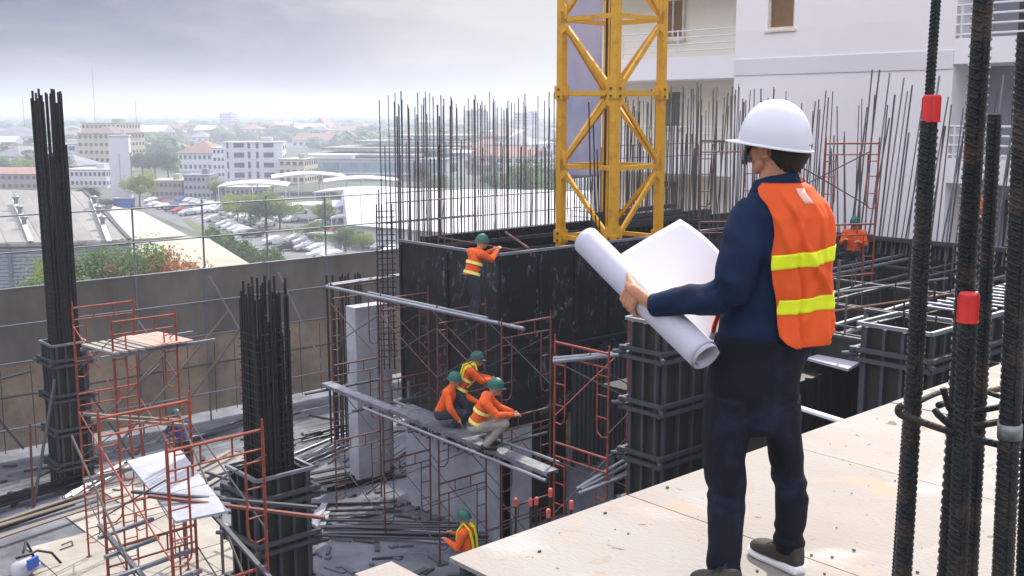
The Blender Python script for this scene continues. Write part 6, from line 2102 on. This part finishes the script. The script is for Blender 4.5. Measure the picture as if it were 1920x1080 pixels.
# ---- generic town houses and trees
avoid = [(120, 300, 345, 350), (150, 250, 245, 330), (330, 270, 580, 352), (570, 285, 870, 345)]
types = [('w_white', 'flat', 'roof_w', 'white house with flat roof'), ('w_white', 'flat', 'roof_w', 'white house with flat roof'), ('w_grey', 'gable', 'roof_w', 'grey shed with white gable roof'), ('w_white', 'hip', 'roof_s', 'white house with slate roof'), ('w_cream', 'hip', 'roof_r', 'cream house with terracotta roof'), ('w_white', 'hip', 'roof_s', 'white house with slate roof'), ('w_grey', 'gable', 'roof_w', 'grey shed with white gable roof'), ('w_pink', 'hip', 'roof_b', 'pinkish house with brown roof'), ('w_white', 'gable', 'roof_r', 'white house with red gable roof'), ('w_grey', 'flat', 'roof_g', 'grey block with flat roof')]
nh = 0
rg2 = random.Random(11)
def hshare(D, X):
    return D
for k in range(330):
    yb = 240 + 112 * rg2.random() ** 1.35
    x = -30 + 1110 * rg2.random()
    if any(a <= x <= c and b_ <= yb <= d for (a, b_, c, d) in avoid): continue
    if x < 600 and yb > 335: continue
    if x > 600 and yb > 330: continue
    p = G(x, yb); D = depth_of(p)
    w_m = 11 + 18 * rg2.random(); h_m = 3.6 + 8 * rg2.random() ** 2
    wp = w_m / D * FPX
    hpx = h_m / D * FPX
    ty = types[rg2.randrange(len(types))]
    zone = 'left of the tall column bars' if x < 70 else 'by the cream block' if x < 250 else 'right of the cream block' if x < 340 else 'above the terracotta roof' if x < 420 else 'above the four-storey block' if x < 530 else 'above the teal hall' if x < 740 else 'behind the bars' if x < 900 else 'beside the mast'
    far = 'horizon' if yb < 256 else 'far' if yb < 275 else 'middle-distance' if yb < 300 else 'nearer'
    sz = 'small' if w_m < 19 else 'mid-sized' if w_m < 26 else 'wide'
    house('town_house', f'{sz} {far} {ty[3]}, {zone}', 'building', x - wp / 2, x + wp / 2, yb, yb - hpx, 10 + 10 * rg2.random(), rg2.uniform(-35, 35), ty[0], ty[1], ty[2], max(1, int(h_m / 3.2)), max(2, int(w_m / 4)), group=f'{sz} {far} {ty[3]}s {zone}', rh=.25)
# scattered tree masses of the town and the woods behind
wm = {m_: MB() for m_ in ('leaf_c', 'leaf_a')}
rg3 = random.Random(3)
def clump(b, p, r, h):
    n = 34
    for i in range(n):
        d = Vector((rg3.gauss(0, 1), rg3.gauss(0, 1), abs(rg3.gauss(0, 1)))).normalized()
        c = Vector(p) + Vector((d.x * r, d.y * r, .15 * h + d.z * h * .8))
        u = d.cross(Vector((rg3.random(), rg3.random(), .5))).normalized(); v = d.cross(u)
        s = r * (.28 + .25 * rg3.random())
        b.add([c - u * s, c - v * s * .7, c + u * s, c + v * s * .7], [(0, 1, 2, 3)])
for k in range(4600):
    q = rg3.random()
    yb = 214 + 3 + 120 * q ** 2.2
    x = -60 + 1180 * rg3.random()
    if x < 600 and yb > 333: continue
    if x > 600 and yb > 300: continue
    if any(a <= x <= c and b_ <= yb <= d for (a, b_, c, d) in avoid): continue
    p = G(x, yb); D = depth_of(p)
    if D > 5500: continue
    r = (3.0 + 3.5 * rg3.random()) * (1 + D / 1500)
    clump(wm['leaf_c' if rg3.random() < .6 else 'leaf_a'], p, r, r * 1.25 if D < 1200 else 9 + 7 * rg3.random())
for k_, b in wm.items():
    tag(link('woods', b.mesh('woods', M[k_])), 'hazy mass of trees filling the town to the horizon', 'woods', kind='stuff')
# low hills on the horizon
b = MB()
for i in range(60):
    a = -34 + i * 1.15
    D = 7000
    pR = RV * (math.tan(R_(a)) * D) + FV * D
    pL = RV * (math.tan(R_(a + 1.15)) * D) + FV * D
    h1 = 26 + 14 * noise.noise(Vector((i * .35, 0, 0)))
    h2 = 26 + 14 * noise.noise(Vector(((i + 1) * .35, 0, 0)))
    bk = FV * 900
    b.add([(*pR.xy, gz), (*pL.xy, gz), (*(pL + bk).xy, gz + h2), (*(pR + bk).xy, gz + h1)], [(0, 1, 2, 3)])
tag(link('hills', b.mesh('hills', M['leaf_c'])), kind='structure')
# ---- haze
hz = MB(); hz.box((0, 0, (gz - 1 + 32) / 2), (18400, 18400, 32 - gz + 1))
hm_ = bpy.data.materials.new('haze_air'); hm_.use_nodes = True
t_ = hm_.node_tree; t_.nodes.clear()
o_ = t_.nodes.new('ShaderNodeOutputMaterial'); pv = t_.nodes.new('ShaderNodeVolumePrincipled')
pv.inputs['Color'].default_value = (.66, .72, .84, 1); pv.inputs['Density'].default_value = .00078
pv.inputs['Anisotropy'].default_value = .3
t_.links.new(pv.outputs[0], o_.inputs['Volume'])
tag(link('haze', hz.mesh('haze', hm_)), 'pale haze over the town', 'haze', kind='stuff')
